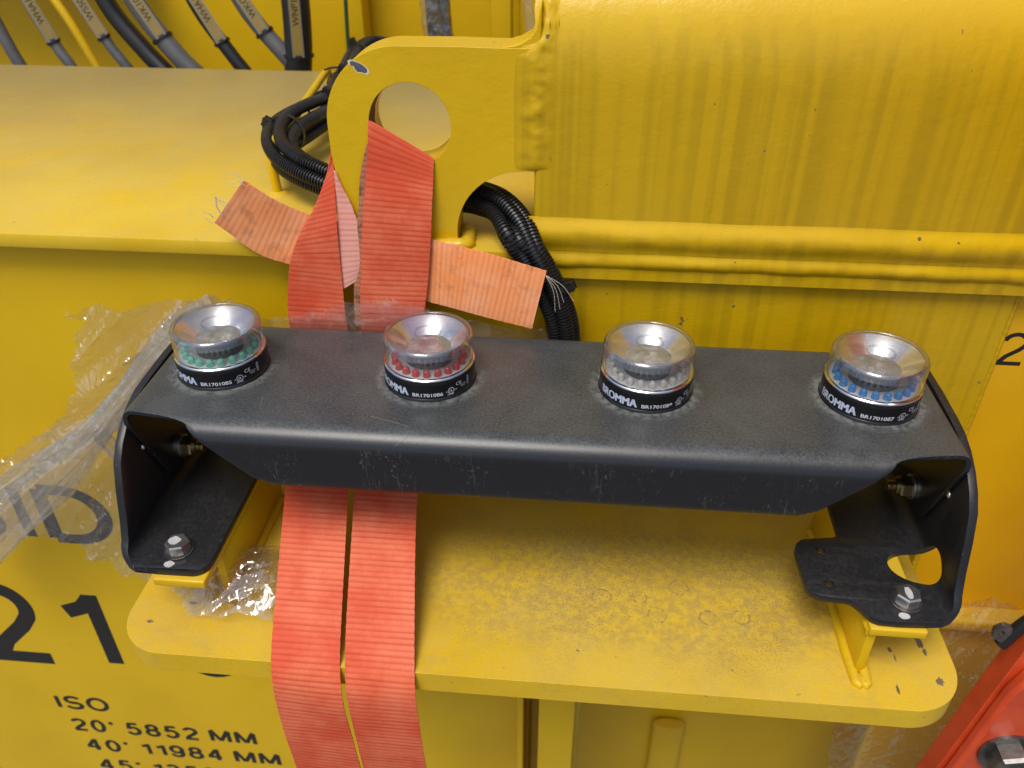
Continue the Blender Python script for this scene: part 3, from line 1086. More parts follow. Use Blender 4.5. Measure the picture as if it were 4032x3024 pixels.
for lg in (leg1, leg2):
    s_ = lg.modifiers.new('sheet', 'SOLIDIFY')
    s_.thickness = 6 * MM
    s_.offset = 0
    bevel_mod(lg, 0.7, 2, 55)

# bolts through the feet
def foot_bolt(parent, x, y, rot, marks):
    b = part('bolt', hexbm((x, y, -109.2), 16.5, 8), M_zinc, parent, sharp=20)
    part('washer', disc((x, y, -111.9), 11.5, 1.4), M_darksteel, b)
    part('washer', disc((x, y, -110.5), 9.6, 1.4), M_darksteel, b)
    for mk in marks:
        bm = bmesh.new()
        n = 14
        ring = []
        for i in range(n):
            a = 2 * PI * i / n
            rr = 1 + 0.25 * noise.noise(Vector((math.cos(a) * 1.5 + mk[0], math.sin(a) * 1.5, 3)))
            ring.append(bm.verts.new((x + mk[0] + mk[2] * rr * math.cos(a), y + mk[1] + mk[3] * rr * math.sin(a), mk[4])))
        bm.faces.new(ring)
        r = bmesh.ops.extrude_face_region(bm, geom=bm.faces[:])
        for v in r['geom']:
            if isinstance(v, bmesh.types.BMVert):
                v.co.z -= 0.6
        part('paint_mark', bm, M_white_mark, b)
foot_bolt(leg1, -21, -101, 10, [(-1.5, -15.0, 4.2, 3.2, -111.3), (-1.5, 0.5, 5.0, 4.2, -100.9)])
foot_bolt(leg2, 541, -104, 40, [(-5, -14.0, 4.2, 2.8, -111.3), (-0.5, -0.5, 2.6, 5.6, -100.9)])
# bolts holding the bar to the legs
def side_bolt(parent, x, y, z, ax):
    s = 1 if ax == 'X' else -1
    nt = part('nut', hexbm((x + s * 2.0, y, z), 16.5, 9, ax), M_brass, parent, sharp=20)
    part('washer', disc((x, y, z), 10.5, 2.0, ax), M_zinc, nt)
    part('collar', disc((x + s * 11, y, z), 6.8, 3.0, ax), M_brass, nt)
    part('thread', tube([Vector((x + s * 12, y, z)), Vector((x + s * 20, y, z))], lambda q, a: 4.2 + 0.5 * math.sin(2 * PI * q / 1.5), 14, True, 40), M_brass, nt)
side_bolt(leg1, -52.8, -6, -82, 'X')
side_bolt(leg1, -52.8, 36, -52, 'X')
side_bolt(leg2, 567.0, -6, -82, '-X')
side_bolt(leg2, 567.0, 36, -52, '-X')
part('screw', lathe([(0, 1.6), (1.6, 1.4), (2.6, 0.6), (2.8, 0)], 16), M_zinc, leg1).matrix_local = Matrix.Translation(Vector((-57.8 - 257.1, -51, -48)) * MM) @ Matrix.Rotation(PI / 2, 4, 'Y') @ Matrix.Translation(Vector((257.1, 0, 0)) * MM)
part('screw', lathe([(0, 1.6), (1.6, 1.4), (2.6, 0.6), (2.8, 0)], 16), M_zinc, leg2).matrix_local = Matrix.Translation(Vector((572.0 - 257.1, -51, -50)) * MM) @ Matrix.Rotation(-PI / 2, 4, 'Y') @ Matrix.Translation(Vector((257.1, 0, 0)) * MM)
# scratches worn into the coat of the bar
M_scratch = simple('scratch', (0.16, 0.155, 0.145), 0.5)
def surf(x, s):
    if s <= 0: return Vector((x, -67 - s, 0.06))
    a = min(s / ROUT, PI / 2)
    p = Vector((x, -67 - ROUT * math.sin(a), -ROUT + ROUT * math.cos(a)))
    if s > ROUT * PI / 2: p.z -= s - ROUT * PI / 2
    return p + Vector((0, -0.06 * math.sin(a), 0.06 * math.cos(a)))
for pts in ([(136, -9), (146, -6), (158, -2), (166, 1)], [(158, 18), (163, 14), (168, 10)], [(46, -28), (48, -19), (50, -10)]):
    part('scratch', tube([surf(*q) for q in pts], 0.16, 5, True, 12), M_scratch, bar)

# ------------------------------------------------------------------ signal lamps
LR, LH, LB = 35.0, 41.7, 16.9
def led_mat(name, col, tint):
    m = M(name)
    m.principled(col, 0.08, 0, None, Transmission_Weight=0.6, IOR=1.25, Coat_Weight=0.6)
    return m.done()
M_led = {'green': led_mat('green_led', (0.32, 0.86, 0.64), 0), 'red': led_mat('red_led', (0.90, 0.12, 0.09), 0),
         'clear': led_mat('clear_led', (0.92, 0.92, 0.88), 0), 'blue': led_mat('blue_led', (0.10, 0.42, 0.86), 0)}
M_chip_y = simple('led_phosphor', (0.75, 0.55, 0.05), 0.4)
M_frost = film_mat('dusty_clear_disc', 0.22, 0.2)

def scaled(bm):
    for v in bm.verts:
        v.co *= MM
    return bm
ME = {}
ME['base'] = to_mesh('base', scaled(lathe([(0, 0), (36.6, 0), (37.0, 0.8), (36.6, 2), (36.2, 2.4), (36.0, 15.2), (35.6, LB), (0, LB)], 96)), M_gloss_black, 30)
ME['ring'] = to_mesh('ring', scaled(lathe([(30, LB), (35.4, LB), (36.0, LB + 0.7), (35.8, LB + 1.6), (35.1, LB + 2.2), (33.2, LB + 2.2), (33.0, LB + 0.4)], 96)), M_silver, 30)
ME['pcb'] = to_mesh('circuit_board', scaled(lathe([(0, LB + 0.9), (33, LB + 0.9), (33, LB + 0.3)], 64)), M_pcb, 30)
top = [(35.0, LB + 2.1), (35.0, 30), (34.9, 37.6)] + [(31.4 + 3.5 * math.cos(math.radians(a)), 38.2 + 3.5 * math.sin(math.radians(a))) for a in range(10, 91, 10)] + [(30.8, 41.5), (30.4, 41.0), (0, 41.0)]
inner = [(0, 39.5), (30.2, 39.5), (31.8, 38.4), (32.9, 36.0), (33.0, 30), (33.0, LB + 2.2)]
ME['cap'] = to_mesh('clear_cap', scaled(lathe(top + inner, 96, closed=True)), M_cap, 35)
M_rim = (lambda m: (m.principled((0.95, 0.96, 0.97), 0.02, 0, None, Transmission_Weight=1.0, IOR=1.46), m.done())[1])(M('solid_clear_plastic'))
def rim_mat():
    m = M('thick_clear_rim')
    fr = m.schlick(0.11)
    tr = m.n('BsdfTransparent'); tr.inputs[0].default_value = (0.95, 0.957, 0.963, 1)
    gl = m.n('BsdfGlossy'); gl.inputs['Roughness'].default_value = 0.05
    mx = m.n('MixShader')
    m.t.links.new(fr, mx.inputs[0]); m.t.links.new(tr.outputs[0], mx.inputs[1]); m.t.links.new(gl.outputs[0], mx.inputs[2])
    df = m.n('BsdfDiffuse'); df.inputs[0].default_value = (0.72, 0.74, 0.76, 1)
    mx2 = m.n('MixShader')
    m.t.links.new(m.math('ADD', 0.015, m.math('MULTIPLY', m.ramp(m.noise(300, detail=4, rough=0.7), 0.5, 0.72), 0.05)), mx2.inputs[0])
    m.t.links.new(mx.outputs[0], mx2.inputs[1]); m.t.links.new(df.outputs[0], mx2.inputs[2])
    m.t.links.new(mx2.outputs[0], m.out.inputs[0])
    return m.done()
ME['rim'] = to_mesh('cap_rim', scaled(lathe([(35.08, 34.5), (35.0, 37.6)] + [(31.5 + 3.5 * math.cos(math.radians(a)), 38.25 + 3.5 * math.sin(math.radians(a))) for a in range(10, 91, 10)] + [(31.1, 41.5), (31.0, 40.2), (32.6, 38.6), (33.4, 36.6)], 96, closed=True)), rim_mat(), 40)
ME['boss'] = to_mesh('ring_boss', scaled(lathe([(10.0 + 0.75 * math.cos(math.radians(a)), 41.4 + 0.75 * math.sin(math.radians(a))) for a in range(0, 360, 45)], 64, closed=True)), M_rim, 40)
ME['reflector'] = to_mesh('reflector', scaled(lathe([(30.9, 39.3), (30.5, 39.1), (17.6, 28.6), (17.6, 28.0)], 96)), M_mirror, 30)
M_dark_mirror = simple('dark_mirror', (0.14, 0.145, 0.15), 0.10, 1.0)
ME['shroud'] = to_mesh('reflector_shroud', scaled(lathe([(18.4, 27.6), (19.2, 28.6), (30.6, 38.0), (31.1, 39.1), (30.9, 39.35)], 96)), M_dark_mirror, 30)
ME['drum'] = to_mesh('drum', scaled(lathe([(18.6, LB + 1.0), (18.6, 27.8), (17.4, 28.0), (17.0, 27.8), (17.0, LB + 1.0)], 64)), M_dark_mirror, 30)
ME['disc'] = to_mesh('inner_lens', scaled(lathe([(0, 28.5), (17.5, 28.5), (17.5, 28.2), (0, 28.2)], 48)), M_frost, 30)
for c, mm_ in M_led.items():
    ME['led_' + c] = to_mesh('led', scaled(lathe([(3.1, 0), (3.1, 0.9), (2.7, 1.0), (2.7, 3.2)] + [(2.7 * math.cos(math.radians(a)), 3.2 + 2.7 * math.sin(math.radians(a))) for a in (15, 30, 45, 60, 75)] + [(0, 5.9)], 16)), mm_, 40)
ME['die'] = to_mesh('led_die', scaled(box(-1.3, 1.3, -1.3, 1.3, 0.4, 1.5)), M_chip_y, 30)

def lamp(x, col, serial, code, phi0, label):
    t = thing('signal_lamp', (x, 0, 0.05), label, 'signal lamp', 'signal lamps on the black bracket')
    for nm, key in (('base', 'base'), ('metal_ring', 'ring'), ('circuit_board', 'pcb'), ('reflector', 'reflector'), ('reflector_shroud', 'shroud'), ('reflector_drum', 'drum'), ('inner_lens', 'disc'), ('cap_rim', 'rim'), ('ring_boss', 'boss'), ('clear_cap', 'cap')):
        link_mesh(nm, ME[key], t)
    for i in range(20):
        a = 2 * PI * (i + 0.3) / 20
        l = link_mesh('led', ME['led_' + col], t, loc=(27.4 * math.sin(a), -27.4 * math.cos(a), LB + 1.0))
        if col == 'clear':
            link_mesh('led_die', ME['die'], l)
    for i in range(6):
        a = 2 * PI * (i + 0.5) / 6
        l = link_mesh('led', ME['led_' + col], t, loc=(10 * math.sin(a), -10 * math.cos(a), LB + 4.0))
        if col == 'clear':
            link_mesh('led_die', ME['die'], l)
    # printed sticker wrapped round the base
    def cyl(R):
        return lambda ang, z: Vector((x + R * math.sin(ang), -R * math.cos(ang), z + 0.05))
    ph = math.radians(phi0)
    C = cyl(36.12)
    bm = bmesh.new()
    prev = None
    for i in range(41):
        a = ph + math.radians(-90 + 158 * i / 40)
        q = (bm.verts.new(C(a, 3.0)), bm.verts.new(C(a, 14.4)))
        if prev:
            bm.faces.new((prev[0], q[0], q[1], prev[1]))
        prev = q
    st = part('sticker', bm, M_sticker, t)
    C2 = cyl(36.2)
    def put(s, ang, z, cap, mat, bold=0.0, width=None, rot=False, rr=36.2):
        C2 = cyl(rr)
        sz = cap / CAP
        if rot:
            fn = lambda u, w: C2(ph + math.radians(ang) - w / 36.2, z + u)
        else:
            fn = lambda u, w: C2(ph + math.radians(ang) + u / 36.2, z + w)
        b = text_bm(s, sz, fn, bold=bold, width=width, maxlen=3.0)
        part('lettering', b, mat, st)
    put('BROMMA', -80, 4.4, 6.6, M_print_blue, 0.0, 34)
    put('BROMMA', -79.0, 4.35, 6.7, M_print_blue, 0.0, 34.3, rr=36.24)
    put(serial, -19.5, 4.5, 2.9, M_print_white, 0.02, 24)
    put('c', 22.5, 6.2, 1.7, M_print_white, 0.01)
    put('UL', 27.0, 6.2, 2.2, M_print_white, 0.015, 2.6)
    put('us', 34.6, 6.6, 1.5, M_print_white, 0.01)
    put('LISTED', 24.5, 3.5, 1.4, M_print_white, 0.02, 5.2)
    put('CE', 36.5, 10.0, 2.9, M_print_white, 0.0, 5.2)
    put('IND. CONT. EQ.', 42.5, 8.6, 0.9, M_print_white, 0.01, 6.2)
    put('E487263', 44.0, 7.0, 0.9, M_print_white, 0.01, 4.4)
    put(code, 58.0, 6.0, 2.1, M_print_white, 0.012, 8.2, True)
    bm = bmesh.new()
    prev = None
    for i in range(25):
        a = 2 * PI * i / 24
        q = [bm.verts.new(C2(ph + math.radians(29.2) + r * math.cos(a) / 36.2, 7.3 + r * math.sin(a))) for r in (2.35, 2.75)]
        if prev:
            bm.faces.new((prev[0], q[0], q[1], prev[1]))
        prev = q
    part('ring_mark', bm, M_print_white, st)
    return t
lamp(0.0, 'green', 'BR1701085', '22035A', 13, 'round clear-topped signal lamp with green LEDs at the left end of the black bracket')
lamp(171.4, 'red', 'BR1701086', '21349A', 7, 'round clear-topped signal lamp with red LEDs on the black bracket')
lamp(342.8, 'clear', 'BR1701089', '21349A', 12, 'round clear-topped signal lamp with colourless LEDs on the black bracket')
lamp(514.2, 'blue', 'BR1701087', '21349A', -5, 'round clear-topped signal lamp with blue LEDs at the right end of the black bracket')

# ------------------------------------------------------------------ straps
def pair_spline(Lp, Rp, n):
    """both edges sampled at the same spline parameter, evenly along the centre line"""
    def ext(P_):
        P_ = [Vector(q) for q in P_]
        return [2 * P_[0] - P_[1]] + P_ + [2 * P_[-1] - P_[-2]]
    def ev(P_, i, t):
        p0, p1, p2, p3 = P_[i - 1], P_[i], P_[i + 1], P_[i + 2]
        return 0.5 * ((2 * p1) + (p2 - p0) * t + (2 * p0 - 5 * p1 + 4 * p2 - p3) * t * t + (3 * p1 - p0 - 3 * p2 + p3) * t ** 3)
    EL, ER = ext(Lp), ext(Rp)
    dl, dr = [], []
    for i in range(1, len(EL) - 2):
        for j in range(24):
            dl.append(ev(EL, i, j / 24)); dr.append(ev(ER, i, j / 24))
    dl.append(EL[-2]); dr.append(ER[-2])
    acc = [0]
    for k in range(1, len(dl)):
        acc.append(acc[-1] + ((dl[k] + dr[k] - dl[k - 1] - dr[k - 1]) / 2).length)
    A, B = [], []
    k = 0
    for i in range(n):
        t = acc[-1] * i / (n - 1)
        while k < len(acc) - 2 and acc[k + 1] < t:
            k += 1
        d = acc[k + 1] - acc[k]
        f = (t - acc[k]) / d if d > 1e-9 else 0
        A.append(dl[k].lerp(dl[k + 1], f)); B.append(dr[k].lerp(dr[k + 1], f))
    return A, B

def ribbon(Lp, Rp, thick=1.6, rib=0.03, pitch=4.7, across=12, v0=0.0):
    L = (plen(Lp) + plen(Rp)) / 2
    n = max(8, int(L / 0.7))
    A, B = pair_spline(Lp, Rp, n)
    bm = bmesh.new()
    uvl = bm.loops.layers.uv.new('UVMap')
    F, K, UV = [], [], {}
    s = v0
    for i in range(n):
        mid = (A[i] + B[i]) / 2
        if i:
            s += (mid - pm).length
        pm = mid
        i0, i1 = max(i - 1, 0), min(i + 1, n - 1)
        tan = (A[i1] + B[i1] - A[i0] - B[i0])
        w = B[i] - A[i]
        nr = w.cross(tan)
        if nr.length < 1e-6:
            nr = Vector((0, -1, 0))
        nr.normalize()
        h = thick / 2 + rib * abs(math.sin(PI * s / pitch)) ** 0.7
        fr, bk = [], []
        for j in range(across + 1):
            t = j / across
            edge = 0.55 if j in (0, across) else 1.0
            p = A[i].lerp(B[i], t) + nr * (1.3 * noise.noise(Vector((A[i].z * 0.018, A[i].x * 0.02 + t * 0.9, 4.0))))
            if j in (0, across):
                p = p + w.normalized() * (0.12 * math.sin(PI * s / pitch * 1.0 + j)) 
            f = bm.verts.new(p + nr * h * edge)
            b = bm.verts.new(p - nr * h * edge)
            UV[f] = UV[b] = (t * w.length * MM, s * MM)
            fr.append(f); bk.append(b)
        F.append(fr); K.append(bk)
    def quad(*q):
        f = bm.faces.new(q)
        for lp in f.loops:
            lp[uvl].uv = UV[lp.vert]
    for i in range(n - 1):
        for j in range(across):
            quad(F[i][j], F[i][j + 1], F[i + 1][j + 1], F[i + 1][j])
            quad(K[i][j], K[i + 1][j], K[i + 1][j + 1], K[i][j + 1])
        quad(F[i][0], F[i + 1][0], K[i + 1][0], K[i][0])
        quad(F[i][-1], K[i][-1], K[i + 1][-1], F[i + 1][-1])
    for i in (0, n - 1):
        for j in range(across):
            quad(F[i][j], K[i][j], K[i][j + 1], F[i][j + 1])
    return bm

strap = thing('lashing_strap', (120, -160, -330), 'red webbing lashing strap looped through the lug hole and down over the support plate', 'strap')
# right-hand run: out of the hole, down the lug face, behind the bar, over the plate edge
Rl = [(112.3, 105, 172.5), (111.4, 102.5, 158), (108.5, 100.5, 135), (105, 96, 110), (100.7, 92.5, 80), (96, 90, 38), (92.5, 87, 0), (92, 84, -48), (98, 20, -84), (108, -60, -122), (115, -118, -153), (119, -145, -168), (121, -159, -186), (122, -163, -212), (123, -162, -260), (124, -158, -340)]
Rr = [(164.3, 105, 142.5), (164.0, 102.5, 137), (163.2, 100.0, 124), (162, 96, 106), (160, 92.5, 78), (155.5, 90, 38), (150, 87, 0), (148, 84, -48), (153, 20, -84), (162, -60, -122), (170, -118, -153), (174, -145, -168), (176, -159, -186), (177, -163, -212), (178, -162, -260), (180, -158, -340)]
part('strap_run', ribbon(Rl, Rr), M_strap, strap, sharp=60)
part('strap_run', ribbon([(112.3, 106, 172), (110, 124, 160), (100, 146, 138), (84, 152, 132)], [(164.3, 106, 142), (158, 124, 130), (146, 146, 108), (120, 152, 96)]), M_strap, strap, sharp=60)
Sl = [(109.8, 104, 154), (102.6, 101.5, 129), (98.6, 99.5, 103), (93.4, 95.4, 65), (88.5, 92.5, 30), (85.5, 89.5, -9)]
Sr = [(124, 104.4, 150), (118, 102, 128), (115, 99.8, 103), (110, 95.6, 65), (105, 92.8, 30), (101, 89.8, -9)]
part('strap_layer', ribbon(Sl, Sr, across=4), M_strap_edge, strap, sharp=60)
# left-hand run: from behind the lug, twisting flat
Ll = [(82, 150, 158), (80.6, 112, 151), (71.5, 104, 124), (61, 97, 101), (44.5, 92, 74), (35.2, 90, 53), (30.6, 89, 35), (25.5, 87, 0), (26, 84, -48), (36, 20, -84), (48, -60, -122), (56, -118, -153), (60, -145, -168), (62, -159, -186), (62.5, -163, -212), (63, -162, -260), (64, -158, -340)]
Lr = [(84, 152, 156), (77.0, 116, 149), (79.5, 107, 134), (79.5, 99, 106), (79.5, 93, 82), (79.2, 91, 52), (79, 89.5, 31), (79, 87, 0), (81, 84, -48), (91, 20, -84), (103, -60, -122), (111, -118, -153), (115, -145, -168), (117.5, -159.6, -186), (119, -165, -212), (121, -164, -260), (124, -161, -340)]
part('strap_run', ribbon(Ll, Lr, v0=1.7), M_strap, strap, sharp=60)
# pale inner face of the twisted layer
Fl = [(79.5, 104, 131), (79.8, 102.0, 118), (79.6, 100, 103), (79.2, 96.5, 82), (79, 93, 52), (78.5, 91.8, 27)]
Fr = [(81.5, 103.6, 130), (85.5, 102, 118), (92, 100.6, 103), (97, 97.6, 82), (96.6, 94, 54), (93, 93, 36)]
part('strap_fold', ribbon(Fl, Fr, across=6), M_strap_pale, strap, sharp=60)

off = thing('strap_offcut', (100, 92, -5), 'frayed orange webbing offcut sticking out both sides behind the red strap', 'strap')
Ot = [(8.3, 86, 126.5), (32.6, 93, 106), (58.2, 99.5, 92), (90, 102, 84), (125, 101, 79), (160, 96.5, 75), (211, 78, 72.5), (259.8, 66, 65)]
Ob = [(-24.4, 86, 88), (5, 92, 59), (35.2, 94, 47), (70, 95.6, 36), (115, 95.4, 25), (155, 94, 16), (199, 78, 14), (248.5, 66, 9.5)]
part('webbing', ribbon(Ob, Ot), M_strap_orange, off, sharp=60)
random.seed(3)
for (c, d, n) in (((9, 84, 126), (-7, -1, 2), 5), ((-23, 84, 92), (-6, -1, 3), 4), ((-10, 84, 106), (-5, -1, 5), 5)):
    for i in range(n):
        p = Vector(c) + Vector((random.uniform(-2, 2), random.uniform(-0.5, 0.5), random.uniform(-4, 3)))
        e = p + Vector(d) * random.uniform(0.6, 1.6) + Vector((random.uniform(-2, 2), random.uniform(-2, 0), random.uniform(-4, 4)))
        mid = (p + e) / 2 + Vector((random.uniform(-1.5, 1.5), 0, random.uniform(-1.5, 1.5)))
        part('thread', tube([p, mid, e], 0.22, 5, True, 8), M_thread, off)
part('thread', tube([(-15, 84, 96), (-18, 83, 104), (-17, 83, 113)], 0.7, 6, True, 10), M_thread, off)
for e in ((268, 64, 28), (272, 64, 31), (275, 63, 38), (283, 62, 40)):
    p = Vector((259, 66, 61))
    e = Vector(e)
    part('thread', tube([p, (p + e) / 2 + Vector((2.5, -1, 3)), e], 0.18, 5, True, 10), M_thread, off)

# ------------------------------------------------------------------ corrugated conduits
def conduit(pts, label):
    L = plen(pts)
    o = part('corrugated_conduit', tube(pts, lambda s, a: 6.3 if (s / 3.0) % 1.0 < 0.56 else 4.9, 14, True, int(L / 0.5)), M_conduit, None, pts[-1], sharp=40)
    tag(o, label, 'conduit', 'black conduits tied in a bundle')
    return o
CORE = catmull([(70, 680, 62), (20, 705, 88), (-24, 705, 100), (-38, 650, 99), (-24, 540, 100), (-8, 400, 102), (-14, 330, 106), (-20, 285, 107), (-15, 243, 107), (4, 202, 105), (36, 174, 101), (82, 160, 93), (140, 156, 91), (190, 140, 98), (224, 114, 93), (247, 91, 64), (263, 86, 34), (274, 86, 0), (278, 89, -60)], 46)
def strand(ang, rad, twist, spread=1.0):
    out = []
    n = len(CORE)
    N = Vector((0, 0, 1))
    for i in range(n):
        T = (CORE[min(i + 1, n - 1)] - CORE[max(i - 1, 0)]).normalized()
        N = (N - T * N.dot(T)).normalized()
        B = T.cross(N)
        a = math.radians(ang + twist * i / n)
        loop = 1.0 + spread * math.exp(-((i - 22) / 4.0) ** 2)
        p = CORE[i] + (N * math.cos(a) + B * math.sin(a)) * rad * loop
        if p.z < 88 and p.y < 135:
            p.y = min(p.y, 90.3)
        if p.y > 100:
            p.z = max(p.z, 73)
        out.append(tuple(p))
    return out
for ang, rad, tw, spread, lab in ((60, 9.0, 50, 0.8, 'black corrugated conduit uppermost in the tied bundle on the flange'),
                                  (135, 9.0, 40, 0.7, 'black corrugated conduit hanging leftmost in front of the yellow wall'),
                                  (205, 9.0, 45, 0.85, 'black corrugated conduit lowest in the tied loop on the flange'),
                                  (275, 9.0, 60, 0.6, 'black corrugated conduit at the inner side of the tied loop'),
                                  (345, 9.0, 50, 0.6, 'black corrugated conduit hanging rightmost in front of the yellow wall')):
    conduit(strand(ang, rad, tw, spread), lab)

def cable_tie(c, axis, r, head_dir, label, tail=None, sx=1.0):
    """band round a bundle with a square head; axis = bundle direction"""
    ax = Vector(axis).normalized()
    hd = Vector(head_dir); hd = (hd - ax * hd.dot(ax)).normalized()
    sd_ = ax.cross(hd)
    c = Vector(c)
    t = thing('cable_tie', c, label, 'cable tie', 'black cable ties')
    bm = bmesh.new()
    n = 36
    rings = []
    for i in range(n):
        a = 2 * PI * i / n
        d = hd * math.cos(a) + sd_ * math.sin(a) * sx
        rings.append([bm.verts.new(c + d * (r + dr) + ax * w) for dr, w in ((0, -2.4), (1.2, -2.4), (1.2, 2.4), (0, 2.4))])
    for i in range(n):
        A, B = rings[i], rings[(i + 1) % n]
        for j in range(4):
            bm.faces.new((A[j], A[(j + 1) % 4], B[(j + 1) % 4], B[j]))
    part('band', bm, M_blackplastic, t)
    bm = bmesh.new()
    r_ = bmesh.ops.create_cube(bm, size=1)
    m = Matrix((sd_, ax, hd)).transposed()
    for v in r_['verts']:
        v.co = c + hd * (r + 4.4) + m @ Vector((v.co.x * 7, v.co.y * 7, v.co.z * 8))
    bmesh.ops.bevel(bm, geom=bm.edges[:], offset=0.8, segments=2, affect='EDGES')
    h = part('head', bm, M_blackplastic, t)
    if tail:
        p = c + hd * (r + 6)
        part('tail', tube([p, p + Vector(tail) * 0.5 + hd * 1.5, p + Vector(tail)], 1.3, 6, True, 10), M_blackplastic, t)
    return t
cable_tie((-18, 272, 107), (-0.1, -1, 0), 17.5, (-0.9, 0, 0.45), 'black cable tie with a square head at the yellow holder rod bend', (-3, -4, -9))
cable_tie((-10, 372, 103), (0.05, -1, 0), 15.5, (0.35, 0, 1), 'black cable tie midway along the bundle left of the lug', (-14, -4, -4))
cable_tie((-18, 480, 101), (0.1, -1, 0), 15.5, (0.2, 0, 1), 'black cable tie behind the lug top on the bundle', (-24, 4, -4))
cable_tie((-36, 640, 99.5), (0.12, -1, 0), 15.5, (-0.3, 0, 1), 'black cable tie at the far end of the conduit bundle')
cable_tie((262, 87, 36), (0.45, -0.1, -1), 15.0, (1, -0.35, 0.45), 'black cable tie with a blocky head round the hanging conduits', None, 0.6)

# ------------------------------------------------------------------ loose cables behind the flange
def loose_cable(pts, r, mat, label, mk=None, word='', tie=True):
    t = thing('loose_cable', pts[-1], label, 'cable', 'loose cables behind the flange')
    part('sheath', tube(pts, r, 16, True, 30), mat, t)
    if mk:
        C = catmull(pts, 41)
        i0, i1 = mk
        a, b = C[i0], C[i1]
        ax = (b - a).normalized()
        tocam = (CAM_POS - (a + b) / 2)
        tocam = (tocam - ax * tocam.dot(ax)).normalized()
        sd_ = ax.cross(tocam)
        c = (a + b) / 2 + tocam * (r + 1.6)
        L = (b - a).length
        m = Matrix((sd_, ax, tocam)).transposed()
        bm = bmesh.new()
        for v in bmesh.ops.create_cube(bm, size=1)['verts']:
            v.co = c + m @ Vector((v.co.x * 17, v.co.y * L, v.co.z * 2.6))
        f = part('marker_holder', bm, M_tagframe, t)
        bm = bmesh.new()
        for v in bmesh.ops.create_cube(bm, size=1)['verts']:
            v.co = c + tocam * 1.3 + m @ Vector((v.co.x * 12.5, v.co.y * (L - 7), v.co.z * 0.8))
        part('marker_card', bm, M_tag, f)
        if word:
            bt = text_bm(word, 9 / CAP, lambda u, w: c + tocam * 1.8 + ax * (-u) * 1.0 + sd_ * (w - 4.5), bold=0.01, align='CENTER')
            part('lettering', bt, M_letter, f)
        if tie:
            for q in (b,):
                bm = bmesh.new()
                add_tube(bm, [q - ax * 2.2 + tocam * 1.0, q + ax * 2.2 + tocam * 1.0], r + 2.6, 18, True, 2)
                part('cable_tie', bm, M_blackplastic, t)
    return t
loose_cable([(-668, 775, 200), (-648, 765, 130), (-626, 755, 70), (-602, 750, 0), (-590, 750, -120)], 9.5, M_greycable, 'thick grey cable leftmost behind the flange')
loose_cable([(-600, 770, 190), (-574, 765, 120), (-545, 755, 70), (-525, 750, 30), (-500, 750, -120)], 8.5, M_greycable, 'thin grey cable with a marker, beside a yellow strut', (2, 14), 'WHA1.1')
loose_cable([(-520, 770, 190), (-492, 765, 130), (-460, 755, 80), (-425, 750, 20), (-390, 750, -120)], 8, M_greycable, 'thinnest grey cable with a marker, left of the thick black cable', (3, 13), 'WS50')
loose_cable([(-478, 775, 200), (-452, 770, 130), (-405, 760, 70), (-352, 750, 10), (-290, 750, -120)], 14, M_blackcable, 'thick black cable bending down between two grey cables')
loose_cable([(-432, 765, 200), (-398, 760, 130), (-352, 750, 70), (-300, 745, 10), (-240, 745, -120)], 14.5, M_greycable, 'thickest grey cable with a marker reading WK100', (3, 13), 'WK100')
loose_cable([(-338, 770, 200), (-308, 765, 130), (-266, 755, 70), (-226, 750, 10), (-180, 750, -120)], 10.5, M_blackcable, 'thin black cable with a marker between grey cables', (3, 14), 'WHA1')
loose_cable([(-268, 770, 200), (-232, 765, 130), (-180, 755, 70), (-130, 750, 10), (-80, 750, -120)], 12.5, M_greycable, 'grey cable rightmost of the slanting cables', (3, 12), 'WKG0')
loose_cable([(-160, 770, 230), (-157, 765, 160), (-160, 760, 90), (-168, 755, 20), (-175, 755, -120)], 21, M_blackcable, 'very thick upright black hose with a marker', (4, 18), 'WNP1')
loose_cable([(-78, 770, 230), (-80, 765, 160), (-82, 760, 90), (-84, 755, -60)], 3, M_green, 'thin green wire behind the conduit bundle')
hs = loose_cable([(62, 770, 240), (58, 765, 170), (62, 760, 100), (80, 755, 20), (95, 755, -120)], 19, M_blackcable, 'dark hose wrapped in clear film behind the lug top')
part('film_wrap', tube([(60, 768, 240), (55, 762, 170), (59, 757, 100), (78, 752, 20)], lambda s, a: 22 + 2.5 * noise.noise(Vector((s * 0.12, math.cos(a) * 2, math.sin(a) * 2))), 22, False, 60), M_film_milky, hs)
loose_cable([(180, 790, 230), (188, 790, 160), (196, 790, 90), (200, 790, -40)], 7, M_film_milky, 'narrow strip of clear film hanging behind the lug top')

# ------------------------------------------------------------------ plastic film
def inside(p, poly):
    x, y = p
    r = False
    n = len(poly)
    for i in range(n):
        x1, y1 = poly[i]; x2, y2 = poly[i - 1]
        if (y1 > y) != (y2 > y) and x < (x2 - x1) * (y - y1) / (y2 - y1) + x1:
            r = not r
    return r

def crumple(u, v, dirn, amp, sc, seed):
    c, s = math.cos(dirn), math.sin(dirn)
    a = (u * c + v * s) * sc
    b = (-u * s + v * c) * sc
    f = 0
    k = 1.0
    for o_ in range(3):
        q = noise.noise(Vector((a * 0.007 * k, b * 0.040 * k, seed + o_ * 7.3)))
        f += (1 - abs(q) * 2.0) * (0.62 ** o_)
        k *= 1.9
    return amp * f * 0.5

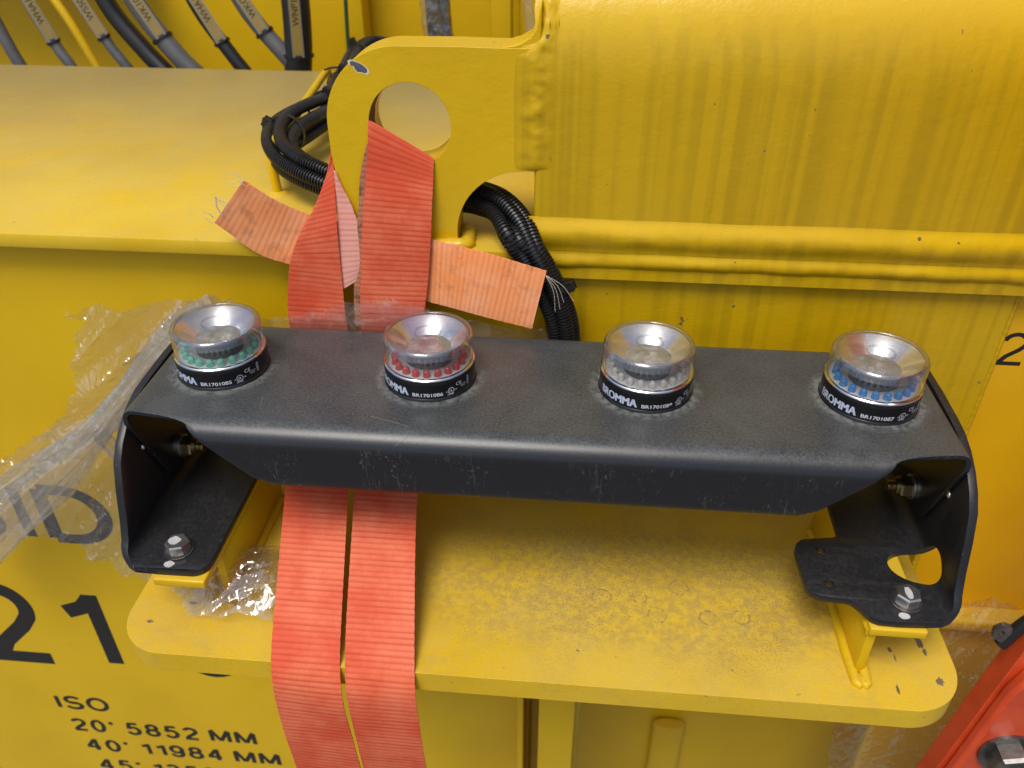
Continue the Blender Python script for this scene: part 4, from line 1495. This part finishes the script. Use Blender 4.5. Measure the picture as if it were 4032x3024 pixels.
def film_sheet(name, poly, to3d, mat, parent, step=3.5, amp=9, dirn=0.6, sc=1.0, seed=1.0, ragged=6):
    xs = [p[0] for p in poly]; ys = [p[1] for p in poly]
    x0, x1, y0, y1 = min(xs) - 8, max(xs) + 8, min(ys) - 8, max(ys) + 8
    nx, ny = int((x1 - x0) / step), int((y1 - y0) / step)
    bm = bmesh.new()
    V = {}
    def vert(i, j):
        if (i, j) not in V:
            u, w = x0 + i * step, y0 + j * step
            u += 0.5 * step * noise.noise(Vector((u * 0.21, w * 0.21, seed)))
            w += 0.5 * step * noise.noise(Vector((u * 0.23, w * 0.19, seed + 5)))
            V[(i, j)] = bm.verts.new(to3d(u, w, crumple(u, w, dirn, amp, sc, seed)))
        return V[(i, j)]
    for i in range(nx):
        for j in range(ny):
            u, w = x0 + (i + 0.5) * step, y0 + (j + 0.5) * step
            ru = u + ragged * noise.noise(Vector((u * 0.05, w * 0.05, seed + 2))) + ragged * 0.5 * noise.noise(Vector((u * 0.17, w * 0.17, seed)))
            rw = w + ragged * noise.noise(Vector((u * 0.05, w * 0.05, seed + 9))) + ragged * 0.5 * noise.noise(Vector((u * 0.17, w * 0.17, seed + 4)))
            if inside((ru, rw), poly):
                a, b, c, d = vert(i, j), vert(i + 1, j), vert(i + 1, j + 1), vert(i, j + 1)
                if (i + j) % 2:
                    bm.faces.new((a, b, c)); bm.faces.new((a, c, d))
                else:
                    bm.faces.new((a, b, d)); bm.faces.new((b, c, d))
    return part(name, bm, mat, parent, sharp=45)

fl = thing('plastic_wrap', (-180, 80, -340), 'torn crumpled clear plastic film hanging behind the left bracket leg', 'plastic film')
upper = [(12, 4), (-42, 19), (-90, 15), (-132, 4), (-184, -4), (-174, -19), (-187, -45), (-192, -77), (-209, -100), (-228, -132), (-268, -158), (-200, -150), (-150, -120), (-120, -60), (-60, -40), (10, -30)]
film_sheet('film', upper, lambda u, w, d: Vector((u, 86 - d, w)), M_film, fl, 3.0, 17, 0.75, 0.85, 2.0)
lower = [(-228, -128), (-268, -155), (-340, -205), (-372, -300), (-311, -284), (-264, -291), (-244, -315), (-218, -338), (-178, -340), (-140, -330), (-110, -260), (-110, -150), (-150, -120)]
film_sheet('film', lower, lambda u, w, d: Vector((u, 78 - d, w)), M_film, fl, 3.0, 19, 0.85, 0.85, 5.0)
# gathered rope of film
def rope(ctrl, r0, name, seed, mat=M_film_milky, sq=0.45):
    f = lambda s, a: r0 * (1 + 0.35 * math.sin(s * 0.011 + seed) + 0.55 * noise.noise(Vector((s * 0.007, math.cos(a) * 2.4 + seed, math.sin(a) * 2.4))) + 0.22 * noise.noise(Vector((s * 0.014, math.cos(a) * 6, math.sin(a) * 6 + seed))))
    return part(name, tube(ctrl, f, 56, False, 90), mat, fl, sharp=45)
rope([(-30, 84, -2), (-80, 80, -30), (-130, 76, -78), (-185, 70, -135), (-250, 66, -195), (-330, 62, -270), (-400, 62, -340)], 19, 'gathered_film', 3.0)
rope([(-60, 86, -5), (-110, 82, -52), (-160, 78, -110), (-215, 74, -150), (-300, 70, -205), (-390, 66, -270)], 13, 'gathered_film', 8.0)
rope([(-185, 72, -140), (-165, 76, -190), (-150, 80, -250), (-130, 84, -310)], 10, 'gathered_film', 5.0)

fb = thing('plastic_scrap', (0, -85, -175), 'crumpled clear plastic film scrap lying on the plate beside the left pad', 'plastic film')
blob = [(-50, -86), (-30, -105), (-15, -120), (16, -121), (52, -118), (62, -80), (50, -36), (30, -38), (0, -44), (-20, -58), (-42, -70)]
def mound(u, w, d):
    t = max(0, 1 - ((u - 20) / 62) ** 2 - ((w + 80) / 50) ** 2)
    return Vector((u, w, -174 + 2 + 17 * t + d * (0.25 + 0.9 * t)))
film_sheet('film', blob, mound, M_film, fb, 2.4, 13, 0.5, 1.25, 11.0, 4)
film_sheet('film', [(x * 0.8 + 6, y * 0.8 - 16) for x, y in blob], lambda u, w, d: mound(u, w, d) + Vector((0, 0, -6)), M_film, fb, 2.4, 13, 1.9, 1.25, 17.0, 4)

fs = thing('plastic_strip', (140, 82, -40), 'thin clear plastic film caught along the rear edge of the black bracket', 'plastic film')
strip = [(6, -45), (6, 0), (30, 2), (56, 8), (86, 19), (124, 23), (150, 18), (186, 6), (227, 1), (275, -2), (275, -45)]
film_sheet('film', strip, lambda u, w, d: Vector((u, 83.5 - d * 0.5, w)), M_film_strip, fs, 3, 7, 0.25, 1.1, 21.0, 4)

fr_ = thing('plastic_sheet', (690, 60, -600), 'clear plastic film draped between the plate corner and the red arm', 'plastic film')
polyR = [(676, -320), (690, -276), (709, -271), (746, -286), (765, -300), (772, -360), (764, -412), (743, -432), (706, -424), (680, -400)]
film_sheet('film', polyR, lambda u, w, d: Vector((u, 60 - d, w)), M_film, fr_, 2.6, 12, 1.25, 1.3, 31.0, 5)
polyR2 = [(604, -470), (640, -440), (690, -420), (740, -430), (775, -520), (800, -620), (640, -640), (612, -560)]
film_sheet('film', polyR2, lambda u, w, d: Vector((u, 62 - d, w)), M_film, fr_, 3.6, 14, 1.62, 0.24, 37.0, 4)

# ------------------------------------------------------------------ red arm at the lower right
arm = thing('red_arm', (700, -20, -700), 'red painted steel arm with a big dark hex bolt beside the plate corner', 'steel arm')
def lean(z): return 678 + (z + 434) * 23 / 186.0
bm = prism([(lean(-720), -720), (lean(-150), -150), (lean(-150) + 160, -150), (lean(-720) + 160, -720)], [], lambda x, z, d: Vector((x, -30 + d, z)), 24)
o = part('rear_plate', bm, M_red, arm); bevel_mod(o, 1.5, 2)
bm = prism([(lean(-720) + 6, -720), (lean(-292) + 2, -292), (lean(-268) + 8, -266), (850, -266), (850, -720)], [], lambda x, z, d: Vector((x, -44 + d, z)), 13.5)
o = part('front_plate', bm, M_red, arm); bevel_mod(o, 4, 3)
o = part('bounce_plate', box(704, 720, -330, 102, 70, 420, 3), M_red, arm)  # unseen plate added out of view to bounce orange light onto the box
bt = part('bolt', hexbm((722, -47, -376), 36, 19, '-Y'), M_darksteel, arm, sharp=20)
part('washer', disc((722, -44, -376), 27, 4, '-Y', 36), M_darksteel, bt)
for mk in ((714, -58, -362, 706, -66, -384), (706, -66, -384, 716, -67, -400)):
    part('paint_streak', tube([mk[:3], mk[3:]], 1.2, 6, True, 6), simple('yellow_smear', (0.5, 0.36, 0.08), 0.5), bt)

ey = thing('eye_terminal', (685, -22, -250), 'small grey steel eye on a dark bent rod above the red arm', 'eye')
bm = prism(round_poly([(673, -238, 3), (671, -226, 4), (678, -220, 4), (686, -223, 3), (688, -238, 3), (684, -245, 3)]), [arc(678.5, -231, 3.0, 0, 360, 20)[:-1]], lambda x, z, d: Vector((x, -24 + d, z)), 4)
part('eye_plate', bm, M_darksteel, ey)
part('rod', tube([(685, -20, -250), (688, -20, -243), (693, -20, -228), (703, -20, -212), (725, -20, -196)], 6, 14, True, 20), M_blackplastic, ey)

scene.render.resolution_x = 1024
scene.render.resolution_y = 768
